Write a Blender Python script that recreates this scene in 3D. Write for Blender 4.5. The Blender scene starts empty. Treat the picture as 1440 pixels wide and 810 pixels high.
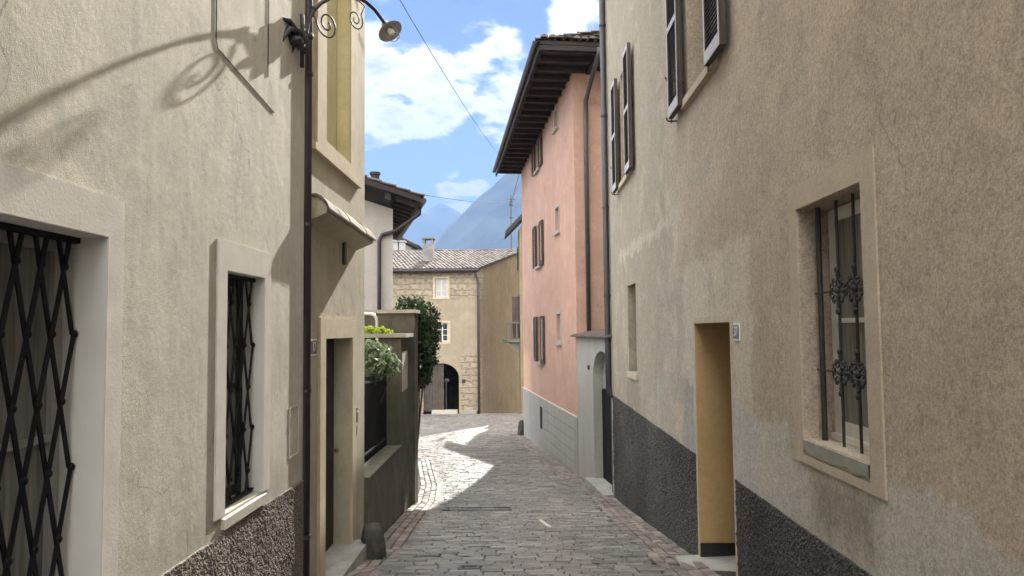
import bpy, bmesh, math, random
from mathutils import Vector, Matrix, noise
from mathutils.geometry import tessellate_polygon
random.seed(7)
sc = bpy.context.scene
C = sc.collection
# ------------------------------------------------------------------ camera
EYE = Vector((0, 0, 1.4))
FPX = 1050.0
PITCH, YAW, ROLL = math.atan(60/1050), -math.atan(15/1050), 0.010
fw = Vector((math.sin(YAW)*math.cos(PITCH), math.cos(YAW)*math.cos(PITCH), math.sin(PITCH)))
r0 = Vector((math.cos(YAW), -math.sin(YAW), 0)); u0 = r0.cross(fw)
RT = r0*math.cos(ROLL) - u0*math.sin(ROLL)
UP = u0*math.cos(ROLL) + r0*math.sin(ROLL)
cd = bpy.data.cameras.new('camera'); cam = bpy.data.objects.new('camera', cd); C.objects.link(cam)
cam.matrix_world = Matrix(((RT.x, UP.x, -fw.x, EYE.x), (RT.y, UP.y, -fw.y, EYE.y), (RT.z, UP.z, -fw.z, EYE.z), (0, 0, 0, 1)))
cd.sensor_width = 36; cd.lens = FPX/1440*36; cd.clip_start = 0.05; cd.clip_end = 40000
sc.camera = cam
# ------------------------------------------------------------------ light
SUN_AZ, SUN_EL = math.radians(6.0), math.radians(29.3)
SUN = Vector((math.sin(SUN_AZ)*math.cos(SUN_EL), math.cos(SUN_AZ)*math.cos(SUN_EL), math.sin(SUN_EL)))
w = bpy.data.worlds.new('World'); sc.world = w; w.use_nodes = True
def build_world():
    nt = w.node_tree; N = nt.nodes; L = nt.links; N.clear()
    out = N.new('ShaderNodeOutputWorld'); bg = N.new('ShaderNodeBackground'); bg.inputs['Strength'].default_value = 0.05
    sky = N.new('ShaderNodeTexSky'); sky.sky_type = 'NISHITA'; sky.sun_disc = False
    sky.sun_elevation = SUN_EL; sky.sun_rotation = SUN_AZ; sky.air_density = 0.45; sky.dust_density = 0.0; sky.ozone_density = 2.0
    tc = N.new('ShaderNodeTexCoord')
    def math_(op, a, b=None, c=None, clamp=False):
        n = N.new('ShaderNodeMath'); n.operation = op; n.use_clamp = clamp
        for i, v in enumerate((a, b, c)):
            if v is None: continue
            if isinstance(v, (int, float)): n.inputs[i].default_value = v
            else: L.new(v, n.inputs[i])
        return n.outputs[0]
    sep = N.new('ShaderNodeSeparateXYZ'); L.new(tc.outputs['Generated'], sep.inputs[0])
    # cloud layer coordinates
    zc = math_('ADD', math_('MAXIMUM', sep.outputs[2], 0.02), 0.18)
    cmb = N.new('ShaderNodeCombineXYZ')
    L.new(math_('DIVIDE', sep.outputs[0], zc), cmb.inputs[0]); L.new(math_('DIVIDE', sep.outputs[1], zc), cmb.inputs[1])
    ns = N.new('ShaderNodeTexNoise'); ns.inputs['Scale'].default_value = 4.6; ns.inputs['Detail'].default_value = 7; ns.inputs['Roughness'].default_value = 0.6; ns.inputs['Distortion'].default_value = .25
    L.new(cmb.outputs[0], ns.inputs['Vector'])
    n2 = N.new('ShaderNodeTexNoise'); n2.inputs['Scale'].default_value = 1.1; n2.inputs['Detail'].default_value = 3
    L.new(cmb.outputs[0], n2.inputs['Vector'])
    # cloud banks, given as directions on the sky (azimuth right of the street axis, elevation, radius) in degrees
    banks = [(-11.5, 17.5, 4.0, 1.0), (-6.8, 18.2, 3.6, 1.0), (-2.6, 19.6, 3.2, 1.0), (-1.2, 16.2, 2.4, .9), (-12.5, 22.5, 3.2, .8), (-4.9, 10.7, 1.5, .85), (-3.6, 11.1, 1.3, .8), (4.5, 23.2, 2.2, 1.0), (40, 42, 22, 1.2), (-50, 42, 24, 1.2), (150, 42, 48, 1.5), (-120, 45, 45, 1.5), (85, 48, 35, 1.3), (0, 85, 38, 1.5)]  # the wide banks are unseen, added to light the street
    tot = None
    for az, el, rad, amp in banks:
        a, e = math.radians(az), math.radians(el)
        d = N.new('ShaderNodeVectorMath'); d.operation = 'DOT_PRODUCT'
        L.new(tc.outputs['Generated'], d.inputs[0]); d.inputs[1].default_value = (math.sin(a)*math.cos(e), math.cos(a)*math.cos(e), math.sin(e))
        mr = N.new('ShaderNodeMapRange'); mr.interpolation_type = 'SMOOTHSTEP'
        mr.inputs['From Min'].default_value = math.cos(math.radians(rad*1.35)); mr.inputs['From Max'].default_value = math.cos(math.radians(rad*.25))
        mr.inputs['To Max'].default_value = amp
        L.new(d.outputs['Value'], mr.inputs['Value'])
        tot = mr.outputs[0] if tot is None else math_('MAXIMUM', tot, mr.outputs[0])
    n3 = N.new('ShaderNodeTexNoise'); n3.inputs['Scale'].default_value = 15; n3.inputs['Detail'].default_value = 6; n3.inputs['Roughness'].default_value = .62; L.new(cmb.outputs[0], n3.inputs['Vector'])
    dens = math_('ADD', math_('MULTIPLY', tot, 0.44), math_('ADD', math_('MULTIPLY', math_('SUBTRACT', ns.outputs[0], 0.5), 1.15), math_('MULTIPLY', math_('SUBTRACT', n3.outputs[0], 0.5), .55)))
    mr = N.new('ShaderNodeMapRange'); mr.interpolation_type = 'SMOOTHSTEP'
    mr.inputs['From Min'].default_value = 0.18; mr.inputs['From Max'].default_value = 0.40
    L.new(dens, mr.inputs['Value'])
    shade = N.new('ShaderNodeMapRange'); shade.inputs['From Min'].default_value = 0.42; shade.inputs['From Max'].default_value = .68
    shade.inputs['To Min'].default_value = 1.0; shade.inputs['To Max'].default_value = 0.50
    L.new(dens, shade.inputs['Value'])
    cc = N.new('ShaderNodeMix'); cc.data_type = 'RGBA'; cc.blend_type = 'MULTIPLY'; cc.inputs[0].default_value = 1
    # out-of-view clouds overhead and behind are boosted to light the shaded street
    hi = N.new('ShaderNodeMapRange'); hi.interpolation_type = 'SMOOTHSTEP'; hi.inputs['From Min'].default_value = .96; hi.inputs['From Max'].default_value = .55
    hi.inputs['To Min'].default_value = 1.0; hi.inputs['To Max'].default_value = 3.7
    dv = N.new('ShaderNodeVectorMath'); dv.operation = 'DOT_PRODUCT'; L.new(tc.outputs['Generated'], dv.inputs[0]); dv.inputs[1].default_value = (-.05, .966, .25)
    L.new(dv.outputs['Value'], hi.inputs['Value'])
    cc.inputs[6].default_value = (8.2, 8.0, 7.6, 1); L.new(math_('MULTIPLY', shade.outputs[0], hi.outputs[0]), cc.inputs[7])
    mx = N.new('ShaderNodeMix'); mx.data_type = 'RGBA'
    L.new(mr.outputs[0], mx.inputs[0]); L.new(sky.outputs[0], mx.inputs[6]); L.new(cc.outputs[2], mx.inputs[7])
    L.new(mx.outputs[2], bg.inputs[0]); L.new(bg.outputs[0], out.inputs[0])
build_world()
sd = bpy.data.lights.new('sun', 'SUN'); sd.energy = 4.4; sd.angle = math.radians(0.5); sd.color = (1, .95, .87)
so = bpy.data.objects.new('sun', sd); C.objects.link(so)
so.rotation_euler = SUN.to_track_quat('Z', 'Y').to_euler()
sc.view_settings.view_transform = 'Standard'; sc.view_settings.look = 'None'
sc.view_settings.exposure = 2.45; sc.view_settings.gamma = 1; sc.view_settings.use_curve_mapping = False
cy = sc.cycles
cy.max_bounces = 6; cy.diffuse_bounces = 4; cy.glossy_bounces = 2; cy.transmission_bounces = 2; cy.volume_bounces = 0; cy.transparent_max_bounces = 6
cy.use_denoising = True; cy.use_adaptive_sampling = True; cy.adaptive_threshold = .02; cy.sample_clamp_indirect = 6
# ------------------------------------------------------------------ helpers
def ray(px, py): return (fw*FPX + RT*(px-720) - UP*(py-405))
def ray_y(px, py, y):
    d = ray(px, py); return EYE + d*(y/d.y)
def tag(o, label, cat, group=None, kind=None):
    o['label'] = label; o['category'] = cat
    if group: o['group'] = group
    if kind: o['kind'] = kind
    return o
def thing(name, loc, label, cat, group=None):
    o = bpy.data.objects.new(name, None); C.objects.link(o); o.location = loc; o.empty_display_size = .2
    return tag(o, label, cat, group)
def origin_of(p):
    v = Vector((0, 0, 0))
    while p is not None: v += p.location; p = p.parent
    return v
def obj(name, bm, m, parent=None, smooth=False, origin=None):
    me = bpy.data.meshes.new(name)
    bmesh.ops.recalc_face_normals(bm, faces=bm.faces) if smooth != 'keep' else None
    off = origin_of(parent)
    o = bpy.data.objects.new(name, me)
    if origin is not None:
        o.location = Vector(origin) - off; off = Vector(origin)
    bmesh.ops.translate(bm, verts=bm.verts, vec=-off)
    bm.to_mesh(me); bm.free()
    if smooth:
        for p in me.polygons: p.use_smooth = True
    if m: me.materials.append(m)
    C.objects.link(o)
    if parent: o.parent = parent
    return o
def struct(o): o['kind'] = 'structure'; return o
class Facade:
    """vertical plane through A and B; u runs from A to B, n points to the street"""
    def __init__(s, A, B, flip=False):
        s.A = Vector((A[0], A[1], 0)); s.B = Vector((B[0], B[1], 0)); s.t = (s.B-s.A).normalized()
        s.n = Vector((s.t.y, -s.t.x, 0)) * (-1 if flip else 1); s.L = (s.B-s.A).length
    def p(s, u, z, n=0): return s.A + s.t*u + s.n*n + Vector((0, 0, z))
def rect(u0, z0, u1, z1): return [(u0, z0), (u1, z0), (u1, z1), (u0, z1)]
def arch(u0, u1, z0, zs, zt, k=12):
    c = (u0+u1)/2; r = (u1-u0)/2; h = zt-zs
    return [(u0, z0), (u1, z0)] + [(c+r*math.cos(math.pi*i/k), zs+h*math.sin(math.pi*i/k)) for i in range(k+1)]
def slab(bm, F, outline, holes=(), n0=0.0, n1=-0.3, hole_depth=None, back=True):
    """plate between offsets n0 (front) and n1 (back) with holes cut through, reveals included"""
    loops = [list(outline)] + [list(h) for h in holes]
    tris = tessellate_polygon([[Vector((a, b, 0)) for a, b in l] for l in loops])
    flat = [q for l in loops for q in l]
    fr = [bm.verts.new(F.p(a, b, n0)) for a, b in flat]
    bk = [bm.verts.new(F.p(a, b, n1)) for a, b in flat]
    for t in tris:
        try: bm.faces.new([fr[i] for i in t])
        except ValueError: pass
        if back:
            try: bm.faces.new([bk[i] for i in reversed(t)])
            except ValueError: pass
    i0 = 0
    for l in loops:
        k = len(l)
        for i in range(k):
            a, b = i0+i, i0+(i+1) % k
            bm.faces.new((fr[a], fr[b], bk[b], bk[a]))
        i0 += k
def box(bm, x0, y0, z0, x1, y1, z1, M=None):
    vs = [Vector((x, y, z)) for z in (z0, z1) for y in (y0, y1) for x in (x0, x1)]
    if M is not None: vs = [M @ v for v in vs]
    v = [bm.verts.new(q) for q in vs]
    for f in ((0, 2, 3, 1), (4, 5, 7, 6), (0, 1, 5, 4), (2, 6, 7, 3), (0, 4, 6, 2), (1, 3, 7, 5)): bm.faces.new([v[i] for i in f])
    return v
def fbox(bm, F, u0, z0, u1, z1, n0, n1):
    P = [F.p(u, z, n) for n in (n0, n1) for z in (z0, z1) for u in (u0, u1)]
    v = [bm.verts.new(q) for q in P]
    for f in ((0, 2, 3, 1), (4, 5, 7, 6), (0, 1, 5, 4), (2, 6, 7, 3), (0, 4, 6, 2), (1, 3, 7, 5)): bm.faces.new([v[i] for i in f])
def tube(bm, pts, r, seg=8, cap=True):
    pts = [Vector(p) for p in pts]; rings = []
    n = len(pts); rr = r if isinstance(r, (list, tuple)) else [r]*n
    ref = None
    for i, p in enumerate(pts):
        d = (pts[min(i+1, n-1)] - pts[max(i-1, 0)]).normalized()
        if ref is None:
            ref = Vector((0, 0, 1)) if abs(d.z) < .9 else Vector((1, 0, 0))
        a = d.cross(ref).normalized(); b = a.cross(d); ref = b
        rings.append([bm.verts.new(p + (a*math.cos(2*math.pi*k/seg) + b*math.sin(2*math.pi*k/seg))*rr[i]) for k in range(seg)])
    for i in range(n-1):
        for k in range(seg):
            bm.faces.new((rings[i][k], rings[i][(k+1) % seg], rings[i+1][(k+1) % seg], rings[i+1][k]))
    if cap:
        bm.faces.new(rings[0][::-1]); bm.faces.new(rings[-1])
def ball(bm, c, r, sx=1, sy=1, sz=1, seg=10):
    M = Matrix.Translation(c) @ Matrix.Diagonal((r*sx, r*sy, r*sz, 1))
    return bmesh.ops.create_uvsphere(bm, u_segments=seg, v_segments=max(5, seg//2+1), radius=1, matrix=M)
def lathe(bm, prof, M, seg=24):
    rings = []
    for r, z in prof: rings.append([bm.verts.new(M @ Vector((r*math.cos(2*math.pi*k/seg), r*math.sin(2*math.pi*k/seg), z))) for k in range(seg)])
    for i in range(len(rings)-1):
        for k in range(seg): bm.faces.new((rings[i][k], rings[i][(k+1) % seg], rings[i+1][(k+1) % seg], rings[i+1][k]))
def prism(bm, poly_bottom, z0, z1):
    a = [bm.verts.new((x, y, z0)) for x, y in poly_bottom]; b = [bm.verts.new((x, y, z1)) for x, y in poly_bottom]
    k = len(a); bm.faces.new(a[::-1]); bm.faces.new(b)
    for i in range(k): bm.faces.new((a[i], a[(i+1) % k], b[(i+1) % k], b[i]))
def hexa(bm, lo, hi):
    """solid between two quads"""
    a = [bm.verts.new(p) for p in lo]; b = [bm.verts.new(p) for p in hi]
    k = len(a); bm.faces.new(a[::-1]); bm.faces.new(b)
    for i in range(k): bm.faces.new((a[i], a[(i+1) % k], b[(i+1) % k], b[i]))
# ground height along the street
GY = [(-30, 4.0), (0, 0.0), (8.45, -1.12), (14, -1.87), (17, -2.2), (20, -2.40), (25, -2.60), (31, -2.80), (40, -3.22), (44, -3.42), (51, -4.2), (70, -4.9), (120, -5.5)]
def gz(y):
    def lin(y):
        if y <= GY[0][0]: return GY[0][1]
        for (a, za), (b, zb) in zip(GY, GY[1:]):
            if y <= b: return za + (zb-za)*(y-a)/(b-a)
        return GY[-1][1]
    return sum(lin(y+d)*wt for d, wt in ((-1.2, .2), (-.6, .2), (0, .2), (.6, .2), (1.2, .2)))
def interp(pairs, y):
    if y <= pairs[0][0]: return pairs[0][1]
    for (a, za), (b, zb) in zip(pairs, pairs[1:]):
        if y <= b: return za + (zb-za)*(y-a)/(b-a)
    return pairs[-1][1]
# ------------------------------------------------------------------ materials
class NT:
    def __init__(s, name):
        s.m = bpy.data.materials.new(name); s.m.use_nodes = True; s.t = s.m.node_tree; s.N = s.t.nodes; s.L = s.t.links
        s.b = s.N['Principled BSDF']; s.geo = s.N.new('ShaderNodeNewGeometry'); s.pos = s.geo.outputs['Position']
    def link(s, a, i):
        if isinstance(a, (int, float)): i.default_value = a
        elif isinstance(a, tuple): i.default_value = a if len(a) == 4 or len(i.default_value) == 3 else (*a, 1)
        else: s.L.new(a, i)
    def math(s, op, a, b=0.0, clamp=False):
        n = s.N.new('ShaderNodeMath'); n.operation = op; n.use_clamp = clamp
        s.link(a, n.inputs[0]); s.link(b, n.inputs[1]); return n.outputs[0]
    def noise(s, scale, detail=4, rough=.55, vec=None, stretch=None, dist=0):
        v = vec or s.pos
        if stretch:
            mp = s.N.new('ShaderNodeMapping'); mp.inputs['Scale'].default_value = stretch; s.L.new(v, mp.inputs[0]); v = mp.outputs[0]
        n = s.N.new('ShaderNodeTexNoise'); n.inputs['Scale'].default_value = scale; n.inputs['Detail'].default_value = detail
        n.inputs['Roughness'].default_value = rough; n.inputs['Distortion'].default_value = dist
        s.L.new(v, n.inputs['Vector']); return n.outputs[0]
    def vor(s, scale, vec=None, feat='F1', out='Distance'):
        n = s.N.new('ShaderNodeTexVoronoi'); n.feature = feat; n.inputs['Scale'].default_value = scale
        s.L.new(vec or s.pos, n.inputs['Vector']); return n.outputs[out]
    def rng(s, v, a, b, c=0.0, d=1.0, smooth=True):
        n = s.N.new('ShaderNodeMapRange'); n.interpolation_type = 'SMOOTHSTEP' if smooth else 'LINEAR'
        s.link(v, n.inputs['Value'])
        for k, x in zip(('From Min', 'From Max', 'To Min', 'To Max'), (a, b, c, d)): n.inputs[k].default_value = x
        return n.outputs[0]
    def mix(s, f, a, b, mode='MIX'):
        n = s.N.new('ShaderNodeMix'); n.data_type = 'RGBA'; n.blend_type = mode
        s.link(f, n.inputs[0]); s.link(a, n.inputs[6]); s.link(b, n.inputs[7]); return n.outputs[2]
    def scale(s, col, f): # multiply colour by a scalar socket
        n = s.N.new('ShaderNodeVectorMath'); n.operation = 'SCALE'
        s.link(col, n.inputs[0]) if not isinstance(col, tuple) else setattr(n.inputs[0], 'default_value', col[:3])
        s.link(f, n.inputs['Scale']); return n.outputs[0]
    def sep(s, v=None):
        n = s.N.new('ShaderNodeSeparateXYZ'); s.L.new(v or s.pos, n.inputs[0]); return n.outputs
    def boxmask(s, ca, cb, a0, a1, b0, b1, warp, soft, nscale=1.6, seed=0.0):
        """soft noisy rectangle mask over the coordinate sockets ca and cb"""
        da = s.math('SUBTRACT', s.math('ABSOLUTE', s.math('SUBTRACT', ca, (a0+a1)/2)), (a1-a0)/2)
        db = s.math('SUBTRACT', s.math('ABSOLUTE', s.math('SUBTRACT', cb, (b0+b1)/2)), (b1-b0)/2)
        dd = s.math('MAXIMUM', da, db)
        nn = s.math('MULTIPLY', s.math('SUBTRACT', s.noise(nscale, 8, .70), .5), warp)
        return s.rng(s.math('ADD', dd, nn), -soft, soft, 1, 0)
    def bump(s, h, strength=.5, dist=.01, prev=None):
        n = s.N.new('ShaderNodeBump'); n.inputs['Strength'].default_value = strength; n.inputs['Distance'].default_value = dist
        s.link(h, n.inputs['Height'])
        if prev: s.L.new(prev, n.inputs['Normal'])
        return n.outputs[0]
    def done(s, col=None, rough=.9, normal=None, metal=0, spec=None):
        if col is not None: s.link(col if not isinstance(col, tuple) else (*col[:3], 1), s.b.inputs['Base Color'])
        s.link(rough, s.b.inputs['Roughness']); s.b.inputs['Metallic'].default_value = metal
        if spec is not None: s.b.inputs['Specular IOR Level'].default_value = spec
        if normal is not None: s.L.new(normal, s.b.inputs['Normal'])
        return s.m
def plaster(name, ca, cb, var=.16, patches=(), axis='y', coarse=1.0, fine=1.0, streak=.14, cracks=0.0, trowel=1.0, mottle=.0, speck=.0):
    k = NT(name); x, y, z = k.sep(); a = y if axis == 'y' else x
    big = k.noise(.55, 5, .66, dist=.5); med = k.noise(2.6, 6, .68); st = k.noise(1.0, 4, .62, stretch=(6, 6, .35)); spk = k.noise(70, 3, .6)
    col = k.mix(k.rng(big, .36, .62), (*ca, 1), (*cb, 1))
    for (a0, a1, b0, b1, pc, warp, soft) in patches:
        col = k.mix(k.boxmask(a, z, a0, a1, b0, b1, warp, soft), col, (*pc, 1))
    if mottle:   # faded, rubbed blotches of the old lime coat
        m = k.noise(1.35, 7, .72, dist=.8)
        col = k.mix(k.rng(m, .52, .60, 0, mottle), col, (ca[0]*1.28, ca[1]*1.27, ca[2]*1.24, 1))
        m2 = k.noise(.9, 7, .74, dist=1.0, stretch=(1, 1.15, .9))
        col = k.mix(k.rng(m2, .56, .64, 0, mottle), col, (cb[0]*.74, cb[1]*.75, cb[2]*.77, 1))
    f = k.math('ADD', 1.0, k.math('MULTIPLY', k.math('SUBTRACT', med, .5), var*2.6))
    f = k.math('ADD', f, k.math('MULTIPLY', k.math('SUBTRACT', st, .5), streak*2))
    f = k.math('ADD', f, k.math('MULTIPLY', k.math('SUBTRACT', spk, .5), .30+speck))
    f = k.math('ADD', f, k.math('MULTIPLY', k.math('SUBTRACT', k.noise(16, 4, .7), .5), .25+speck*.5))
    if cracks:
        wv = k.N.new('ShaderNodeVectorMath'); wv.operation = 'ADD'
        nz = k.N.new('ShaderNodeTexNoise'); nz.inputs['Scale'].default_value = 2.2; nz.inputs['Detail'].default_value = 6; k.L.new(k.pos, nz.inputs['Vector'])
        sc_ = k.N.new('ShaderNodeVectorMath'); sc_.operation = 'SCALE'; k.L.new(nz.outputs['Color'], sc_.inputs[0]); sc_.inputs['Scale'].default_value = .7
        k.L.new(k.pos, wv.inputs[0]); k.L.new(sc_.outputs[0], wv.inputs[1])
        e = k.vor(.55, wv.outputs[0], 'DISTANCE_TO_EDGE')
        cr = k.math('MULTIPLY', k.rng(e, .001, .0045, 1, 0), k.rng(k.noise(.8, 3), .50, .62))
        f = k.math('MULTIPLY', f, k.math('SUBTRACT', 1.0, k.math('MULTIPLY', cr, cracks)))
    pits = k.rng(k.noise(38, 3, .7), .70, .76)
    f = k.math('MULTIPLY', f, k.math('SUBTRACT', 1.0, k.math('MULTIPLY', pits, .22*coarse)))
    col = k.scale(col, f)
    h1 = k.noise(170, 3, .65); h2 = k.noise(34, 4, .66); h3 = k.noise(2.6, 3, .55)
    rough_zone = k.rng(k.noise(.8, 3, .6), .35, .65, .3, 1.0)
    nb = k.bump(h3, .6*trowel, .03)
    nb = k.bump(k.math('MULTIPLY', h2, rough_zone), .5*coarse, .0075, nb)
    nb = k.bump(h1, .65*fine, .005, nb)
    return k.done(col, .93, nb, spec=.25)
def simple(name, col, rough=.7, var=.15, nscale=8, bump=.2, dist=.004, metal=0, spec=None, bscale=40):
    k = NT(name); n = k.noise(nscale, 5, .6)
    f = k.rng(n, .25, .75, 1-var, 1+var, False)
    c = k.scale(tuple(col), f)
    nb = k.bump(k.noise(bscale, 4, .6), bump, dist) if bump else None
    return k.done(c, rough, nb, metal, spec)
def wood(name, col, axis='z', rough=.65):
    k = NT(name)
    st = {'z': (14, 14, .7), 'y': (14, .7, 14), 'x': (.7, 14, 14)}[axis]
    n = k.noise(2.2, 6, .65, stretch=st); m = k.noise(1.5, 3)
    f = k.math('MULTIPLY', k.rng(n, .3, .7, .62, 1.25), k.rng(m, .3, .7, .85, 1.12))
    return k.done(k.scale(tuple(col), f), rough, k.bump(n, .3, .004), spec=.3)
def glass(name, col=(.03, .035, .04), rough=.06):
    k = NT(name); n = k.noise(1.3, 2); return k.done(k.scale(col, k.rng(n, .3, .7, .7, 1.3)), rough, k.bump(k.noise(3, 2), .05, .01), spec=.6)
def pebbledash(name, ca, cb, scale=70):
    k = NT(name); v = k.vor(scale); r = k.vor(scale, out='Color'); s = k.sep(r)
    big = k.noise(.8, 5, .6); col = k.mix(s[0], (*ca, 1), (*cb, 1))
    col = k.scale(col, k.math('MULTIPLY', k.rng(v, .0, .6, 1.25, .5), k.rng(big, .3, .7, .78, 1.2)))
    nb = k.bump(k.math('SUBTRACT', 1.0, v), .6, .010)
    return k.done(col, .9, nb, spec=.12)
def island(name, ca, cb, rough=.7, bump=.35, dist=.006, scale=30, var=.25, spec=.4, worn=None):
    k = NT(name); r = k.geo.outputs['Random Per Island']
    col = k.mix(k.rng(r, 0, 1, 0, 1, False), (*ca, 1), (*cb, 1))
    r2 = k.math('FRACT', k.math('MULTIPLY', r, 17.31))
    n = k.noise(9, 6, .65); big = k.noise(.5, 4)
    f = k.math('MULTIPLY', k.rng(r2, 0, 1, 1-var, 1+var, False), k.rng(n, .25, .75, .72, 1.22))
    f = k.math('MULTIPLY', f, k.rng(big, .3, .7, .88, 1.12))
    return k.done(k.scale(col, f), k.rng(n, .3, .7, rough-.12, rough+.12), k.bump(k.noise(scale, 5, .65), bump, dist), spec=spec)
def foliage(name, ca, cb, rough=.5, trans=.25):
    k = NT(name); r = k.geo.outputs['Random Per Island']; big = k.noise(2.5, 3)
    col = k.mix(r, (*ca, 1), (*cb, 1)); col = k.scale(col, k.rng(big, .3, .7, .75, 1.25))
    m = k.done(col, rough, None, spec=.4)
    tr = k.N.new('ShaderNodeBsdfTranslucent'); k.L.new(col, tr.inputs[0]); ms = k.N.new('ShaderNodeMixShader'); ms.inputs[0].default_value = trans
    k.L.new(k.b.outputs[0], ms.inputs[1]); k.L.new(tr.outputs[0], ms.inputs[2]); k.L.new(ms.outputs[0], k.N['Material Output'].inputs[0])
    return m
def emissionless(*a): pass

M = {}
M['left'] = plaster('beige_roughcast', (.53, .50, .42), (.455, .43, .36), patches=[(-5, 7, -1.5, .42, (.42, .395, .335), .5, .12)], coarse=.9, trowel=.8, mottle=.22, cracks=.4, streak=.2, speck=.1)
M['left2'] = plaster('beige_smooth_plaster', (.47, .43, .335), (.40, .365, .28), coarse=.4, fine=.6, trowel=.6, mottle=.3, cracks=.3, patches=[(6, 9, -2, .35, (.42, .38, .29), .6, .2)])
M['yellowpanel'] = plaster('yellow_render', (.62, .56, .34), (.58, .52, .30), coarse=.2, trowel=.2, streak=.05)
M['right'] = plaster('tan_plaster', (.485, .41, .322), (.43, .36, .282), patches=[
    (9.4, 18, -3, 12, (.35, .315, .25), 1.8, .5),  # far stretch coloured darker to offset the stronger light falling there
    (6.2, 8.75, .3, 2.15, (.535, .475, .38), .75, .04), (8.2, 8.9, -.6, 2.0, (.49, .44, .35), .5, .05),
    (-8, 5.9, -1.4, .45, (.475, .45, .40), .9, .035), (3.2, 4.25, -.6, .62, (.51, .485, .43), .5, .03), (5.4, 6.78, -.9, .72, (.49, .465, .41), .5, .03), (1.5, 3.2, -.2, .50, (.50, .475, .42), .6, .035),
    (8.3, 10.6, -.6, .82, (.345, .335, .30), .8, .04), (9.0, 14.5, 2.72, 2.84, (.45, .41, .335), 1.0, .05), (6.9, 9.6, 3.0, 3.09, (.43, .38, .30), .9, .05), (8.8, 10.2, -.2, 2.0, (.38, .345, .28), 1.0, .2),
    (12.2, 13.7, -.2, .6, (.29, .265, .215), .7, .2), (4.1, 5.0, .10, .45, (.30, .275, .23), .5, .1)], trowel=.9, mottle=.26, cracks=.3, var=.12, coarse=1.3, fine=1.3, streak=.05, speck=1.0)
M['bandright'] = plaster('tan_plaster_band', (.51, .435, .34), (.47, .395, .31), trowel=.5, mottle=.2, var=.1, coarse=.6, streak=.05, speck=.25)
M['surround'] = simple('greyish_stone_render', (.56, .535, .49), .9, .12, 7, .4, .003, bscale=90)
M['surround_tan'] = simple('tan_band_render', (.50, .42, .29), .92, .16, 4, .45, .008, bscale=60)
M['reveal'] = simple('white_reveal_plaster', (.60, .59, .56), .9, .08, 3, .15, .004)
M['sill'] = simple('pale_sill_stone', (.50, .47, .40), .85, .14, 9, .4, .006)
M['greystone'] = simple('grey_sill_stone', (.30, .29, .25), .85, .22, 9, .45, .008)
M['iron'] = simple('dark_wrought_iron', (.038, .035, .034), .55, .3, 20, .3, .002, .0, .4)
M['ironblack'] = simple('black_painted_iron', (.006, .006, .0065), .6, .3, 20, .2, .002, 0, .18)
M['pipe'] = simple('dark_painted_pipe', (.035, .028, .035), .45, .25, 6, .1, .003, 0, .5)
M['pipegrey'] = simple('grey_zinc_pipe', (.075, .07, .068), .45, .25, 6, .1, .003, .2)
M['plinthL'] = pebbledash('brown_pebbledash', (.38, .33, .285), (.22, .19, .165), 75)
M['plinthR'] = pebbledash('dark_grey_pebbledash', (.19, .183, .172), (.095, .092, .088), 85)
M['ochre'] = plaster('ochre_reveal_plaster', (.54, .38, .195), (.48, .335, .165), coarse=.2, fine=.3, trowel=.3, streak=.04, var=.08)
M['black'] = simple('black_skirting_paint', (.012, .012, .014), .6, .2)
M['doordark'] = wood('dark_door_wood', (.032, .024, .018))
M['glass'] = glass('dark_window_glass')
M['white'] = simple('white_window_paint', (.62, .60, .55), .55, .1, 12, .1)
M['curtainpane'] = wood('curtain_behind_glass', (.21, .205, .19), 'z', .16)
M['curtain'] = simple('pale_curtain_cloth', (.45, .44, .42), .9, .15, 4, .2, .01)
M['shutterwhite'] = simple('pale_shutter_stile_paint', (.52, .50, .50), .5, .1, 14, .1)
M['shutterbrown'] = wood('dark_shutter_paint', (.075, .055, .05))
M['shutterslat'] = wood('dark_shutter_slats', (.06, .045, .042), 'y')
M['shutterskylit'] = wood('skylit_grey_shutter_slats', (.26, .245, .24), 'y')  # slats with sky light painted in as a paler grey
M['pink'] = plaster('salmon_render', (.485, .31, .245), (.435, .28, .22), coarse=.3, fine=.4, trowel=.5, mottle=.25, cracks=.2, var=.12, streak=.09, patches=[(28, 31, -1, .5, (.58, .37, .26), .9, .3)])
M['pinkside'] = M['pink']
M['greyrender'] = plaster('pale_grey_render', (.38, .375, .355), (.35, .345, .325), coarse=.3, trowel=.35, var=.08)
M['greyplinth'] = plaster('grey_plinth_render', (.36, .345, .32), (.32, .31, .285), coarse=.35, trowel=.4, var=.10)
M['chimneyrender'] = plaster('sooty_chimney_render', (.24, .235, .225), (.18, .175, .17), coarse=.4, mottle=.4)
M['soffit'] = wood('dark_eave_timber', (.04, .03, .029), 'x')
M['gutter'] = simple('grey_gutter_metal', (.11, .11, .11), .4, .2, 5, .05, .002, .4)
M['tile'] = island('clay_roof_tiles', (.17, .14, .12), (.05, .042, .038), .85, .5, .008, 25, .35)
M['canopytile'] = island('weathered_canopy_tiles', (.27, .21, .145), (.20, .155, .11), .9, .6, .01, 18, .2)
M['copingtile'] = island('old_brown_coping_tiles', (.16, .125, .10), (.08, .065, .058), .85, .5, .008, 25, .3)
M['darktile'] = island('dark_roof_tiles', (.07, .06, .058), (.045, .04, .04), .8, .4, .008, 25, .25)
M['whitewall'] = plaster('white_grey_render', (.50, .475, .45), (.46, .435, .41), coarse=.3, trowel=.35, var=.07)
M['mossstone'] = plaster('mossy_dark_cement', (.07, .066, .046), (.12, .112, .088), var=.3, streak=.3, coarse=1.2, trowel=1.2, mottle=.7)
M['coping'] = simple('pale_weathered_coping', (.36, .33, .27), .9, .25, 6, .5, .01)
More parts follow.
